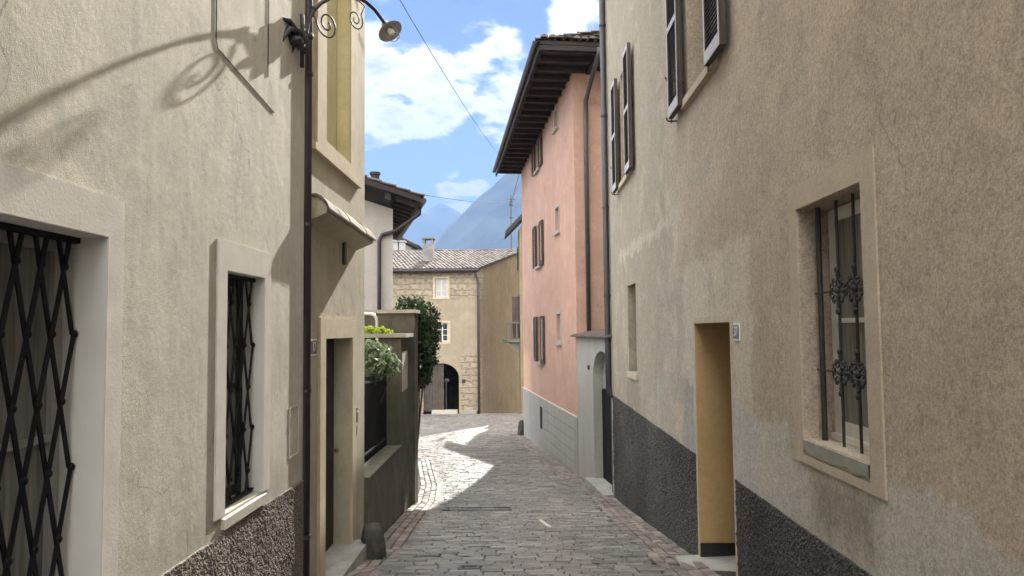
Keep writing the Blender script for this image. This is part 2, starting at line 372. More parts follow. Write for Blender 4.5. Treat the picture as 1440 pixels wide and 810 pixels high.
M['lowwall'] = plaster('dark_stained_cement', (.085, .08, .062), (.15, .135, .10), var=.35, streak=.5, coarse=1.0, trowel=1.4, mottle=.8)
M['zinc'] = simple('pale_zinc_lamp_shade', (.42, .42, .41), .5, .15, 12, .1, .003, .2)
M['bulb'] = simple('milky_bulb_glass', (.75, .73, .66), .2, .05, 3, 0)
M['cable'] = simple('grey_cable_rubber', (.04, .04, .045), .95, .1, 3, 0)
M['plateblue'] = simple('slate_blue_enamel', (.10, .12, .20), .35, .1, 20, 0)
M['platewhite'] = simple('white_enamel', (.72, .71, .68), .35, .06, 20, 0)
M['platedark'] = simple('dark_enamel', (.03, .03, .035), .35, .1, 20, 0)
M['brass'] = simple('dull_brass', (.20, .13, .07), .45, .2, 20, .1, .002, .7)
M['guardstone'] = simple('dark_worn_granite', (.065, .06, .052), .85, .7, 7, .9, .02, bscale=22)
M['step'] = simple('grey_step_stone', (.33, .32, .29), .85, .25, 5, .4, .006)
M['paver'] = island('porphyry_pavers', (.24, .222, .202), (.15, .143, .134), .36, .45, .006, 35, .28, .5)
M['pavered'] = island('reddish_gutter_pavers', (.25, .21, .18), (.165, .145, .13), .62, .45, .006, 35, .28, .45)
M['joint'] = simple('dark_joint_sand', (.035, .03, .026), .95, .3, 30, .5, .01)
M['soil'] = simple('dark_garden_soil', (.06, .05, .035), .95, .35, 6, .8, .03)
M['balustrade'] = simple('weathered_balcony_stone', (.13, .12, .095), .85, .15, 6, .2, .006)
M['ivy'] = foliage('dark_ivy_leaves', (.018, .035, .012), (.05, .085, .03))
M['shrub'] = foliage('variegated_shrub_leaves', (.06, .11, .04), (.30, .36, .22))
M['lime'] = foliage('lime_green_leaves', (.28, .36, .03), (.42, .48, .06), .5, .35)
M['darkshrub'] = foliage('dark_garden_leaves', (.012, .025, .012), (.03, .055, .02))
M['mountain'] = simple('forested_mountain', (.045, .055, .04), .95, .95, .011, 0)
M['tube'] = simple('pale_galvanised_tube', (.55, .55, .54), .35, .1, 5, 0, .002, .5)
def masonry():
    k = NT('stone_and_ochre_plaster'); x, y, z = k.sep()
    # plaster
    big = k.noise(.5, 6, .62); st = k.noise(1, 4, stretch=(4, 4, .4)); med = k.noise(3.5, 6, .62)
    pl = k.mix(k.rng(big, .35, .65), (.35, .295, .215, 1), (.30, .25, .175, 1))
    pl = k.scale(pl, k.math('ADD', .55, k.math('ADD', k.math('MULTIPLY', med, .5), k.math('MULTIPLY', st, .4))))
    # rounded field stones laid in rough courses, showing through the lost plaster
    cmb = k.N.new('ShaderNodeCombineXYZ')
    row = k.math('FLOOR', k.math('DIVIDE', z, .36))
    wob = k.math('MULTIPLY', k.math('SUBTRACT', k.noise(1.8, 3), .5), .25)
    k.link(k.math('ADD', k.math('DIVIDE', k.math('ADD', x, wob), .58), k.math('MULTIPLY', row, .47)), cmb.inputs[0]); k.link(k.math('DIVIDE', k.math('ADD', z, k.math('MULTIPLY', wob, .35)), .36), cmb.inputs[1])
    vo = k.N.new('ShaderNodeTexVoronoi'); vo.voronoi_dimensions = '2D'; vo.feature = 'DISTANCE_TO_EDGE'; vo.inputs['Scale'].default_value = 1; vo.inputs['Randomness'].default_value = .35; k.L.new(cmb.outputs[0], vo.inputs['Vector'])
    vc = k.N.new('ShaderNodeTexVoronoi'); vc.voronoi_dimensions = '2D'; vc.inputs['Scale'].default_value = 1; vc.inputs['Randomness'].default_value = .35; k.L.new(cmb.outputs[0], vc.inputs['Vector'])
    face = k.rng(k.math('ADD', vo.outputs[0], k.math('MULTIPLY', k.math('SUBTRACT', k.noise(7, 4), .5), .12)), .05, .16)
    rc = k.sep(vc.outputs['Color'])[0]
    stc = k.mix(rc, (.40, .345, .255, 1), (.30, .255, .185, 1))
    stn = k.scale(k.mix(face, (.245, .20, .14, 1), stc), k.rng(k.noise(6, 5, .65), .25, .75, .75, 1.25))
    m1 = k.boxmask(x, z, -12, -2.4, 3.35, 6, .9, .15); m2 = k.boxmask(x, z, -3.65, -2.5, -3.6, .0, .5, .12); m3 = k.boxmask(x, z, -9, -5.9, -4, -1.2, .8, .25)
    msk = k.math('MAXIMUM', k.math('MAXIMUM', m1, m2), m3)
    fr = k.math('MULTIPLY', msk, k.rng(y, 44.5, 45.2, 1, 0))
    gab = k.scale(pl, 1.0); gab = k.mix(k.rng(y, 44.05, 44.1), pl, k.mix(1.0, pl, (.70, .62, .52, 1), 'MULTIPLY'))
    col = k.mix(k.math('MULTIPLY', fr, .62), gab, stn)
    hb = k.math('MULTIPLY', face, fr)
    nb = k.bump(hb, .8, .05); nb = k.bump(k.noise(14, 5, .6), .5, .02, nb)
    return k.done(col, .93, nb, spec=.2)
M['masonry'] = masonry()
M['gatewood'] = simple('weathered_gate_wood', (.075, .062, .05), .8, .35, 5, .4)

# ------------------------------------------------------------------ ground
def build_ground():
    bm = bmesh.new()
    xs = [-9000, -3000, -800, -200, -60, -20, -8] + [-5+.5*i for i in range(21)] + [8, 20, 60, 200, 800, 3000, 9000]
    ys = [-9000, -2000, -300, -60, -30, -15] + [-8+.5*i for i in range(125)] + [60, 70, 90, 120, 200, 400, 900, 2000, 5000, 9000]
    def h(x, y):
        z = gz(y) if y > -30 else 4.0
        return z - .012
    g = [[bm.verts.new((x, y, h(x, y))) for x in xs] for y in ys]
    for j in range(len(ys)-1):
        for i in range(len(xs)-1): bm.faces.new((g[j][i], g[j][i+1], g[j+1][i+1], g[j+1][i]))
    struct(obj('ground', bm, M['joint']))
build_ground()
def left_edge(y): return interp([(-9, -1.84), (6.2, -1.84), (6.21, -1.94), (9, -1.94), (9.1, -1.90), (13, -2.13), (15, -2.2), (18, -2.5), (23, -3.3), (25, -4.2), (28, -6.5), (60, -9)], y)
def right_edge(y): return interp([(-9, 1.9), (15.8, 1.87), (17.7, 1.78), (19.6, 1.41), (30.4, -.03), (30.5, 4.5), (60, 4.5)], y)
def stone(bm, u0, u1, v0, v1, P, lift, tilt, b=.012):
    """one paver with chamfered top between (u0,u1) across and (v0,v1) along"""
    c = ((u0+u1)/2, (v0+v1)/2)
    lo = [(u0, v0), (u1, v0), (u1, v1), (u0, v1)]
    hi = [(u0+b, v0+b), (u1-b, v0+b), (u1-b, v1-b), (u0+b, v1-b)]
    vl = [bm.verts.new(P(u, v, -.02)) for u, v in lo]
    vm = [bm.verts.new(P(u, v, lift-.010+tilt[0]*(u-c[0])+tilt[1]*(v-c[1]))) for u, v in lo]
    vh = [bm.verts.new(P(u, v, lift+tilt[0]*(u-c[0])+tilt[1]*(v-c[1]))) for u, v in hi]
    for A, B in ((vl, vm), (vm, vh)):
        for i in range(4): bm.faces.new((A[i], A[(i+1) % 4], B[(i+1) % 4], B[i]))
    bm.faces.new(vh)
def build_paving():
    rnd = random.Random(3)
    bm = bmesh.new(); bg = bmesh.new()
    y = 2.0
    P = lambda x, y, h: Vector((x, y, gz(y)+h))
    while y < 31.5:
        d = rnd.uniform(.115, .155)
        a, b = left_edge(y), right_edge(y)
        wl = .50; wr = .52
        la, rb = a+wl, b-wr
        x = la + rnd.uniform(-.06, .05) - .1
        x = max(x, la-.1)
        while x < rb:
            wd = rnd.uniform(.16, .38); x2 = min(x+wd, rb+rnd.uniform(-.04, .06))
            if x2-x < .06: break
            stone(bm, x+.005, x2-.005, y+.008, y+d-.008, lambda u, v, h, s=rnd.uniform(-.008, .008): P(u, v+s, h), .016+rnd.uniform(-.007, .007), (rnd.uniform(-.02, .02), rnd.uniform(-.07, .04)), rnd.uniform(.008, .014))
            x = x2
        y += d
    # edging strips of smaller reddish stones, laid lengthwise
    for side in (0, 1):
        for row, (o0, o1) in enumerate(((.0, .12), (.125, .25), (.255, .37), (.375, .49))):
            y = 1.8+rnd.random()*.2
            while y < 30:
                d = rnd.uniform(.10, .24)
                e = (lambda yy: left_edge(yy)+.02) if side == 0 else (lambda yy: right_edge(yy)-.02)
                sg = 1 if side == 0 else -1
                def Q(u, v, h, e=e, sg=sg): return Vector((e(v)+sg*u, v, gz(v)+h))
                stone(bg, o0+.004, o1-.004, y+.006, y+d-.006, Q, .015+rnd.uniform(-.007, .007), (rnd.uniform(-.12, .12), rnd.uniform(-.08, .08)), .014)
                y += d
    # diagonal setts of the square beyond
    ang = math.radians(38); ca, sa = math.cos(ang), math.sin(ang)
    bs = bmesh.new()
    for i in range(-70, 110):
        for j in range(-50, 90):
            u, v = i*.22+rnd.uniform(-.01, .01), j*.22 + (i % 2)*.11
            x, y = -3 + u*ca - v*sa, 36 + u*sa + v*ca
            if 31.5 < y < 52 and left_edge(y)-1 < x < 5 and x > -9:
                def Q(a, b, h, x=x, y=y): return Vector((x + a*ca - b*sa, y + a*sa + b*ca, gz(y + a*sa + b*ca)+h))
                stone(bs, -.1, .1, -.1, .1, Q, .012+rnd.uniform(-.004, .004), (rnd.uniform(-.03, .03), rnd.uniform(-.03, .03)), .012)
    struct(obj('street_paving', bm, M['paver'])); struct(obj('street_edging', bg, M['pavered'])); struct(obj('square_paving', bs, M['paver']))
build_paving()

# ------------------------------------------------------------------ generic house parts
def spiral(c, ax, ay, r0_, r1_, a0, a1, k=26):
    return [c + ax*(r0_+(r1_-r0_)*i/k)*math.cos(a0+(a1-a0)*i/k) + ay*(r0_+(r1_-r0_)*i/k)*math.sin(a0+(a1-a0)*i/k) for i in range(k+1)]
def dash_panel(name, F, poly_u, ztop, zbot, n, m, parent, step=.02, amp=.014, skips=()):
    """rough cast base: a displaced sheet with a top edge, following the street"""
    bm = bmesh.new(); u0, u1 = poly_u
    nu = int((u1-u0)/step); nz = int((ztop-min(zbot(u0), zbot(u1)))/step)
    grid = {}
    for i in range(nu+1):
        u = u0+(u1-u0)*i/nu
        zb = zbot(u)
        for j in range(nz+1):
            z = ztop + (zb-ztop)*j/nz
            p = F.p(u, z, 0)
            d = n + amp*(noise.noise(p*38)+.6*noise.noise(p*75)) + .006*noise.noise(p*5)
            if j == 0: z += .010*noise.noise(p*9) + .012*noise.noise(p*1.7)
            grid[i, j] = bm.verts.new(F.p(u, z, d if j else d*.9))
    for i in range(nu):
        for j in range(nz):
            bm.faces.new((grid[i, j], grid[i+1, j], grid[i+1, j+1], grid[i, j+1]))
    # top ledge and end caps back to the wall
    tp = [bm.verts.new(F.p(u0+(u1-u0)*i/nu, ztop+.004, -.01)) for i in range(nu+1)]
    for i in range(nu): bm.faces.new((grid[i, 0], tp[i], tp[i+1], grid[i+1, 0]))
    for e in (0, nu):
        bk = [bm.verts.new(F.p(u0+(u1-u0)*e/nu, grid[e, j].co.z, -.01)) for j in range(nz+1)]
        for j in range(nz): bm.faces.new((grid[e, j], grid[e, j+1], bk[j+1], bk[j]))
    return obj(name, bm, m, parent)
def house_box(bm, F, u0, u1, z0, z1, depth, nb=-.35):
    """side, back and top walls behind a front slab whose back is at nb"""
    t = .3
    fbox(bm, F, u0, z0, u0+t, z1, nb-.002, -depth); fbox(bm, F, u1-t, z0, u1, z1, nb-.002, -depth)
    fbox(bm, F, u0+t+.002, z0, u1-t-.002, z1, -depth+t, -depth)
    fbox(bm, F, u0, z1+.002, u1, z1+.25, 0, -depth)
def shutter(F, u0, u1, z0, z1, n, parent, face, slat, thick=.045, nslat=None, hinge=True, mid=True):
    bm = bmesh.new(); s = .042
    fbox(bm, F, u0, z0, u0+s, z1, n, n+thick); fbox(bm, F, u1-s, z0, u1, z1, n, n+thick)
    rails = [(z0, z0+.13), (z1-.09, z1)] + ([((z0+z1)/2-.04, (z0+z1)/2+.04)] if mid else [])
    for a, b in rails: fbox(bm, F, u0+s, a, u1-s, b, n+.003, n+thick-.003)
    pale = face is M['shutterwhite']
    o = obj('shutter', bm, M['shutterbrown'] if pale else face, parent)
    if pale:
        bm = bmesh.new()
        for a in (u0, u1-s): fbox(bm, F, a+.004, z0+.004, a+s-.004, z1-.004, n+thick+.0005, n+thick+.004)
        for a, b in rails: fbox(bm, F, u0+s+.001, a+.004, u1-s-.001, b-.004, n+thick+.0005, n+thick+.0035)
        obj('pale_face', bm, face, o)  # thin pale plates on the front of the brown stiles and rails
    bm = bmesh.new(); h = z1-z0; k = nslat or int(h/.045)
    for i in range(k):
        z = z0+.05+(h-.1)*(i+.5)/k
        P = [F.p(u, z+dz, n+dn) for (u, dz, dn) in ((u0+s*.6, -.02, thick-.008), (u1-s*.6, -.02, thick-.008), (u1-s*.6, .02, .010), (u0+s*.6, .02, .010))]
        Q = [p+Vector((0, 0, .008)) for p in P]
        hexa(bm, P, Q)
    obj('slats', bm, slat, o)
    if hinge:
        bm = bmesh.new()
        for z in (z0+.25, z1-.25): fbox(bm, F, u0+.0, z, u1-.02, z+.03, n-.012, n-.002)
        tube(bm, [F.p(u1+.01, z0-.05, n+.02), F.p(u1+.01, z0+h*.9, n+.02)], .008, 6)
        obj('hinge', bm, M['iron'], o)
    return o
def window(F, u0, u1, z0, z1, n, parent, frame=.05, mull=1, bars=0, pane=None, fm=None):
    """frame at depth n with a glass pane behind"""
    bm = bmesh.new(); fm = fm or M['white']
    hs = []; wd = (u1-u0-frame*(mull+1))/mull
    for i in range(mull):
        a = u0+frame+(wd+frame)*i
        hh = (z1-z0-frame*2-(bars)*.03)/(bars+1)
        for j in range(bars+1):
            b = z0+frame+(hh+.03)*j; hs.append(rect(a, b, a+wd, b+hh))
    slab(bm, F, rect(u0, z0, u1, z1), hs, n, n-.05)
    o = obj('window', bm, fm, parent)
    bm = bmesh.new(); fbox(bm, F, u0+.01, z0+.01, u1-.01, z1-.01, n-.022, n-.03)
    obj('pane', bm, pane or M['glass'], o)
    return o
def ring(F, outer, inner, n0, n1, name, m, parent):
    bm = bmesh.new(); slab(bm, F, outer, [inner], n0, n1); return obj(name, bm, m, parent)
def text_mesh(s, F, u, z, n, size, name, m, parent, sx=1.0):
    """figures as a thin solid lying on a wall plane; text runs towards the reader's right"""
    cu = bpy.data.curves.new(name, 'FONT'); cu.body = s; cu.size = size; cu.extrude = .0015; cu.align_x = 'CENTER'; cu.align_y = 'CENTER'
    t = bpy.data.objects.new(name, cu); C.objects.link(t)
    bpy.context.view_layer.update()
    me = bpy.data.meshes.new_from_object(t.evaluated_get(bpy.context.evaluated_depsgraph_get()))
    C.objects.unlink(t); bpy.data.objects.remove(t)
    bm = bmesh.new(); bm.from_mesh(me)
    right = Vector((0, 0, 1)).cross(F.n)
    o = F.p(u, z, n)
    for v in bm.verts: v.co = o + right*v.co.x*sx + Vector((0, 0, 1))*v.co.y + F.n*v.co.z
    return obj(name, bm, m, parent)

# ------------------------------------------------------------------ house at left, nearest
FL = Facade((-1.83, 0), (-1.83, 1))           # u == y, n = +x
H1 = thing('house', (-1.83, 3, gz(3)), 'beige roughcast house nearest on the left, two lattice-grilled windows above a pebbledash base', 'house')
def build_left():
    F = FL; top = 9.0
    w1 = rect(1.75, .10, 3.24, 1.83); w2 = rect(4.57, .30, 5.24, 1.79)
    bm = bmesh.new(); slab(bm, F, rect(-7, -2.5, 6.2, top), [w1, w2], 0, -.40)
    house_box(bm, F, -7, 6.2, -2.5, top, 7, -.40)
    obj('wall', bm, M['left'], H1)
    for (a, b, z0, z1, sillz) in ((1.75, 3.24, .10, 1.83, None), (4.57, 5.24, .30, 1.79, .30)):
        # stone surround
        wsur = .145
        inner = rect(a, z0, b, z1)
        outer = [(a-wsur, z0-.1), (a-wsur, z1+.175), (b+wsur*(.9), z1+.175), (b+wsur*.9, z0-.1)]
        bm = bmesh.new()
        zb = z0-.1 if sillz is None else z0+.0
        slab(bm, F, [(a-wsur, zb), (a, zb), (a, z1), (b, z1), (b, zb), (b+wsur*.9, zb), (b+wsur*.9, z1+.18), (a-wsur, z1+.18)], [], .011, -.05)
        obj('surround', bm, M['surround'], H1)
        # plastered reveal lining (sides and head)
        bm = bmesh.new()
        e = .004
        fbox(bm, F, a, z0, a+e, z1, .008, -.38); fbox(bm, F, b-e, z0, b, z1, .008, -.38); fbox(bm, F, a+e+.001, z1-e, b-e-.001, z1, .008, -.38)
        obj('reveal', bm, M['reveal'], H1)
        # window behind
        window(F, a+.01, b-.01, z0+.01, z1-.01, -.18 if sillz is None else -.14, H1, .06, 2, 1, pane=M['curtainpane'], fm=M['doordark'] if sillz else M['greyrender'])
        # sill
        bm = bmesh.new()
        if sillz is not None:
            P = [F.p(u, z, n) for u, z, n in ((a-.03, z0-.07, -.2), (b+.04, z0-.07, -.2), (b+.04, z0-.08, .024), (a-.03, z0-.08, .024))]
            Q = [F.p(u, z, n) for u, z, n in ((a-.03, z0+.015, -.2), (b+.04, z0+.015, -.2), (b+.04, z0-.02, .024), (a-.03, z0-.02, .024))]
            hexa(bm, P, Q)
        else: fbox(bm, F, a-.05, z0-.08, b+.05, z0+.003, -.2, .06)
        obj('sill', bm, M['sill'], H1)
        # folding lattice grille with riveted crossings
        bm = bmesh.new(); ng = -.13 if sillz is None else -.075; pitch = .074; rise = .285
        ub, ue = a+.02, b-.025
        def seg(u0, zz0, u1, zz1, off):
            # clip in z
            if zz1 <= z0+.02 or zz0 >= z1-.01: return
            f0 = max(0, (z0+.02-zz0)/(zz1-zz0)); f1 = min(1, (z1-.01-zz0)/(zz1-zz0))
            p0 = (u0+(u1-u0)*f0, zz0+(zz1-zz0)*f0); p1 = (u0+(u1-u0)*f1, zz0+(zz1-zz0)*f1)
            d = Vector((p1[0]-p0[0], p1[1]-p0[1])).normalized(); q = Vector((-d.y, d.x))*.0125
            P = [F.p(p0[0]+q.x, p0[1]+q.y, ng+off), F.p(p0[0]-q.x, p0[1]-q.y, ng+off), F.p(p1[0]-q.x, p1[1]-q.y, ng+off), F.p(p1[0]+q.x, p1[1]+q.y, ng+off)]
            hexa(bm, P, [p+F.n*.007 for p in P])
        ncol = int((ue-ub)/pitch); rows = int((z1-z0)/rise)+3
        pit = (ue-ub)/ncol
        for i in range(ncol):
            for j in range(rows):
                zz = z0-.12+rise*j - (rise if 0 else 0)
                up = (i+j) % 2 == 0
                u_a, u_b = (ub+pit*i, ub+pit*(i+1)) if up else (ub+pit*(i+1), ub+pit*i)
                seg(u_a, zz, u_b, zz+rise, .008 if up else 0)
        for i in range(ncol+1):
            for j in range(rows+1):
                zz = z0-.12+rise*j
                if (i+j) % 2 == 0 and z0+.03 < zz < z1-.02: ball(bm, F.p(ub+pit*i, zz, ng+.014), .018, .8, 1, 1, 8)
        fbox(bm, F, a+.005, z1-.03, b-.005, z1-.006, ng-.01, ng+.02); fbox(bm, F, a+.005, z0+.018, b-.005, z0+.03, ng-.01, ng+.02)
        obj('lattice_grille', bm, M['ironblack'], H1)
    dash_panel('plinth', F, (3.2, 6.2), .195, lambda u: gz(u)-.1, .012, M['plinthL'], H1, .012, .0035)
    bm = bmesh.new(); fbox(bm, F, -7, -2, 3.2, .195, .0, .02); obj('plinth', bm, M['plinthL'], H1)
    # service hatch outline
    ring(F, rect(5.84, .42, 6.08, .82), rect(5.855, .435, 6.065, .805), .006, -.02, 'service_hatch', M['left'], H1)
    bm = bmesh.new(); tube(bm, [(-1.826, 4.36, 5.2), (-1.826, 4.37, 3.16), (-1.826, 4.40, 3.12), (-1.826, 5.36, 3.035), (-1.826, 5.42, 3.03)], .0035, 6)
    obj('cable', bm, M['cable'], H1)
    bm = bmesh.new(); tube(bm, [(-1.826, 5.28, 5), (-1.826, 5.28, 3.25)], .0035, 6); obj('cable', bm, M['cable'], H1)
build_left()

# ------------------------------------------------------------------ second house at left with the dark door
FH = Facade((-1.93, 0), (-1.93, 1))
H2 = thing('house', (-1.93, 7.6, gz(7.6)), 'narrow beige house with a tile canopy, yellow upper window and dark door', 'house')
def build_left2():
    F = FH; X = -1.93
    d = rect(7.20, -1.3, 8.32, 1.336); wv = rect(7.18, 3.28, 8.21, 5.6)
    bm = bmesh.new(); slab(bm, F, rect(6.215, -2.5, 9.07, 9.6), [d, wv], 0, -.35)
    house_box(bm, F, 6.215, 9.07, -2.5, 9.6, 7, -.35)
    obj('wall', bm, M['left2'], H2)
    bm = bmesh.new(); slab(bm, F, [(7.0, -1.3), (7.195, -1.3), (7.195, 1.341), (8.325, 1.341), (8.325, -1.3), (8.49, -1.3), (8.49, 1.54), (7.0, 1.54)], [], .03, -.03)
    obj('door_surround', bm, M['surround_tan'], H2)
    bm = bmesh.new(); slab(bm, F, rect(7.21, -1.2, 8.315, 1.33), [], -.18, -.23)
    for a in (7.28, 7.82):
        for z0, z1 in ((-.8, -.1), (.05, .55), (.7, 1.2)): fbox(bm, F, a, z0, a+.42, z1, -.16, -.181)
    door = obj('door', bm, M['doordark'], H2)
    bm = bmesh.new(); ball(bm, F.p(8.17, .12, -.11), .025); tube(bm, [F.p(8.17, .12, -.18), F.p(8.17, .12, -.11)], .01); fbox(bm, F, 8.13, .04, 8.20, .20, -.178, -.17)
    obj('handle', bm, M['brass'], door)
    bm = bmesh.new(); box(bm, -2.25, 7.02, -1.4, -1.74, 8.47, gz(7.05)+.02); obj('doorstep', bm, M['step'], H2)
    # upper window with yellow panel
    bm = bmesh.new(); slab(bm, F, [(6.86, 3.14), (8.56, 3.14), (8.56, 5.8), (6.86, 5.8)], [rect(7.176, 3.276, 8.214, 5.7)], .03, -.03); obj('window_surround', bm, M['surround_tan'], H2)
    bm = bmesh.new(); fbox(bm, F, 6.75, 3.09, 8.70, 3.16, -.02, .045); obj('sill', bm, M['surround_tan'], H2)
    bm = bmesh.new(); fbox(bm, F, 7.17, 3.2, 8.22, 5.7, -.13, -.18); fbox(bm, F, 8.205, 3.29, 8.209, 5.59, .012, -.125); fbox(bm, F, 7.181, 3.29, 7.185, 5.59, .012, -.125); obj('yellow_panel', bm, M['yellowpanel'], H2)
    # canopy of mortared ridge tiles on a plaster corbel
    rnd = random.Random(5)
    bm = bmesh.new()
    prof = [(-.02, 2.53), (.01, 2.585), (.055, 2.62), (.11, 2.627), (.165, 2.60), (.21, 2.555), (.235, 2.495)]
    y = 6.53
    while y < 8.55:
        y2 = min(y+.40, 8.62); rr = []
        jz = rnd.uniform(-.006, .006)
        for yy, q in ((y-.02, 1.006), (y2, .996)):
            rr.append([bm.verts.new((X+n*q, yy, z-.012*(yy-6.6)+jz+(q-1)*.25+rnd.uniform(-.003, .003))) for n, z in prof])
        rr2 = [[bm.verts.new((v.co.x-.004, v.co.y, v.co.z-.022)) for v in r] for r in rr]
        for k in range(len(prof)-1):
            bm.faces.new((rr[0][k], rr[0][k+1], rr[1][k+1], rr[1][k])); bm.faces.new((rr2[0][k], rr2[1][k], rr2[1][k+1], rr2[0][k+1]))
            for r, q in ((rr[0], rr2[0]), (rr[1], rr2[1])): bm.faces.new((r[k], q[k], q[k+1], r[k+1]))
        bm.faces.new((rr[0][-1], rr2[0][-1], rr2[1][-1], rr[1][-1]))
        y = y2
    can = obj('canopy', bm, M['canopytile'], H2)
    bm = bmesh.new()
    pc = [(-.01, 2.57), (.05, 2.60), (.11, 2.605), (.165, 2.575), (.21, 2.51), (.20, 2.46), (.11, 2.42), (-.01, 2.37)]
    A = [Vector((X+n, 6.535, z)) for n, z in pc]; B = [Vector((X+n, 8.60, z-.03)) for n, z in pc]
    hexa(bm, A, B); obj('corbel', bm, M['left2'], can)
    bm = bmesh.new(); fbox(bm, F, 7.93, 2.13, 8.02, 2.42, .004, .03); obj('iron_strap', bm, M['iron'], H2)
    # bell plate near the corner
    bm = bmesh.new(); fbox(bm, F, 8.575, .37, 8.635, .54, .0, .02); fbox(bm, F, 8.58, .22, 8.625, .33, .0, .012); b = obj('doorbell', bm, M['brass'], H2)
    bm = bmesh.new(); ball(bm, F.p(8.605, .49, .022), .012); obj('button', bm, M['platewhite'], b)
    # downpipe at the joint of the two houses
    bm = bmesh.new(); x = -1.822; yy = 6.262
    tube(bm, [(x, yy, 9.3), (x, yy, -.75)], .038, 12)
    dp = obj('downpipe', bm, M['pipe'], H2, True)
    for z in (-.3, .9, 2.3, 3.6, 5):
        bm = bmesh.new(); tube(bm, [(x, yy, z), (x, yy, z+.03)], .045, 12); obj('clamp', bm, M['pipe'], dp)
build_left2()

# ------------------------------------------------------------------ long tan house on the right
FR = Facade((1.88, 0), (1.88, 1), True)       # n = -x
H3 = thing('house', (1.88, 8, gz(8)), 'long tan plaster house on the right with an ornate barred window and ochre doorway', 'house')
def build_right():
    F = FR
    win = rect(4.12, .66, 5.08, 2.20); door = rect(6.81, -1.4, 8.21, 1.46); small = rect(12.45, .66, 13.4, 2.175)
    up1 = rect(7.12, 3.98, 8.25, 6.02); up2 = rect(12.75, 4.12, 13.85, 6.15)
    bm = bmesh.new(); slab(bm, F, rect(-7, -3.2, 16.2, 10.5), [win, door, small, up1, up2], 0, -.55)
    house_box(bm, F, -7, 16.2, -3.2, 10.5, 8, -.55)
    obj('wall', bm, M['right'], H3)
    # ---- barred window
    bm = bmesh.new()
    slab(bm, F, rect(3.955, .50, 5.235, 2.37), [rect(4.116, .556, 5.084, 2.204)], .012, -.03); obj('surround', bm, M['bandright'], H3)
    bm = bmesh.new(); rnd = random.Random(2)
    # sill with broken front edge
    us = [4.125+i*(.95/14) for i in range(15)]
    top = [[bm.verts.new(F.p(u, z, n)) for u in us] for z, n in ((.66, -.32), (.655, .018))]
    ed = [bm.verts.new(F.p(u, .575+rnd.uniform(-.012, .012)+.008*math.sin(u*9), .016)) for u in us]
    bk = [bm.verts.new(F.p(u, .55, -.32)) for u in us]
    for r, q in ((top[0], top[1]), (top[1], ed), (ed, bk)):
        for i in range(14): bm.faces.new((r[i], r[i+1], q[i+1], q[i]))
    obj('sill', bm, M['greystone'], H3)
    bm = bmesh.new(); fbox(bm, F, 4.13, .561, 5.07, .60, -.02, .004); obj('sill_bed', bm, M['bandright'], H3)
    wn = window(F, 4.13, 5.07, .70, 2.19, -.20, H3, .085, 1, 1, pane=M['curtainpane'])
    bm = bmesh.new(); fbox(bm, F, 4.13, .662, 5.07, .70, -.17, -.27); obj('bottom_rail', bm, M['white'], wn)
    # grille
    bm = bmesh.new(); ng = -.10
    bars = [4.22, 4.46, 4.70, 4.99]
    for i, u in enumerate(bars): tube(bm, [F.p(u, .655, ng), F.p(u, 2.2, ng)], .010 if i < 3 else .019, 8)
    for z in (1.63, 1.12): tube(bm, [F.p(4.12, z, ng), F.p(5.08, z, ng)], .007, 6)
    gr = obj('window_grille', bm, M['iron'], H3)
    t, zz = F.t, Vector((0, 0, 1))
    for u in (4.22, 4.46, 4.70):
        for z in (1.63, 1.12):
            c = F.p(u, z, ng+.008); bm = bmesh.new()
            for sx in (-1, 1):
                for sz in (-1, 1):
                    cc = c + t*sx*.048 + zz*sz*.062
                    tube(bm, spiral(cc, t*-sx, zz*-sz, .048, .012, -.6, 4.8, 16), .0065, 6)
                    tube(bm, spiral(c + t*sx*.085 + zz*sz*.022, t*sx, zz*-sz, .030, .010, -2.4, 3.2, 12), .006, 6)
                    ball(bm, cc, .012, seg=8)
                ball(bm, c + t*sx*.10, .014, seg=8)
            for sz in (-1, 1): ball(bm, c + zz*sz*.13, .018, 1, 1, 1.3, 8); ball(bm, c+zz*sz*.10, .012, seg=8)
            ball(bm, c, .022, seg=8); obj('scrollwork', bm, M['iron'], gr)
    # ---- ochre doorway
    bm = bmesh.new(); e = .004
    fbox(bm, F, 8.21-e, -1.4, 8.21, 1.46, .003, -.55); fbox(bm, F, 6.81, -1.4, 6.81+e, 1.46, .003, -.55); fbox(bm, F, 6.81+e+.001, 1.46-e, 8.21-e-.001, 1.46, .003, -.55)
    obj('door_reveal', bm, M['ochre'], H3)
    bm = bmesh.new(); fbox(bm, F, 8.19, -1.4, 8.206-.001, -.90, -.0, -.55); obj('skirting', bm, M['black'], H3)
    bm = bmesh.new(); slab(bm, F, rect(6.82, -1.4, 8.2, 1.45), [], -.56, -.62)
    for z0, z1 in ((-.7, .1), (.25, 1.25)):
        for a in (6.95, 7.6): fbox(bm, F, a, z0, a+.5, z1, -.545, -.561)
    dr = obj('door', bm, M['doordark'], H3)
    bm = bmesh.new(); ball(bm, F.p(6.98, .1, -.52), .03); obj('handle', bm, M['brass'], dr)
    bm = bmesh.new(); slab(bm, F, [(8.21, -1.4), (8.265, -1.4), (8.265, 1.52), (6.75, 1.52), (6.75, -1.4), (6.81, -1.4), (6.81, 1.46), (8.21, 1.46)], [], .008, -.02)
    obj('door_surround', bm, M['bandright'], H3)
    bm = bmesh.new()
    hexa(bm, [(1.55, 6.60, -1.5), (2.40, 6.60, -1.5), (2.40, 8.30, -1.5), (1.60, 8.30, -1.5)], [(1.57, 6.62, -1.02), (2.40, 6.62, -.99), (2.40, 8.28, -1.03), (1.62, 8.28, -1.055)])
    obj('doorstep', bm, M['step'], H3)
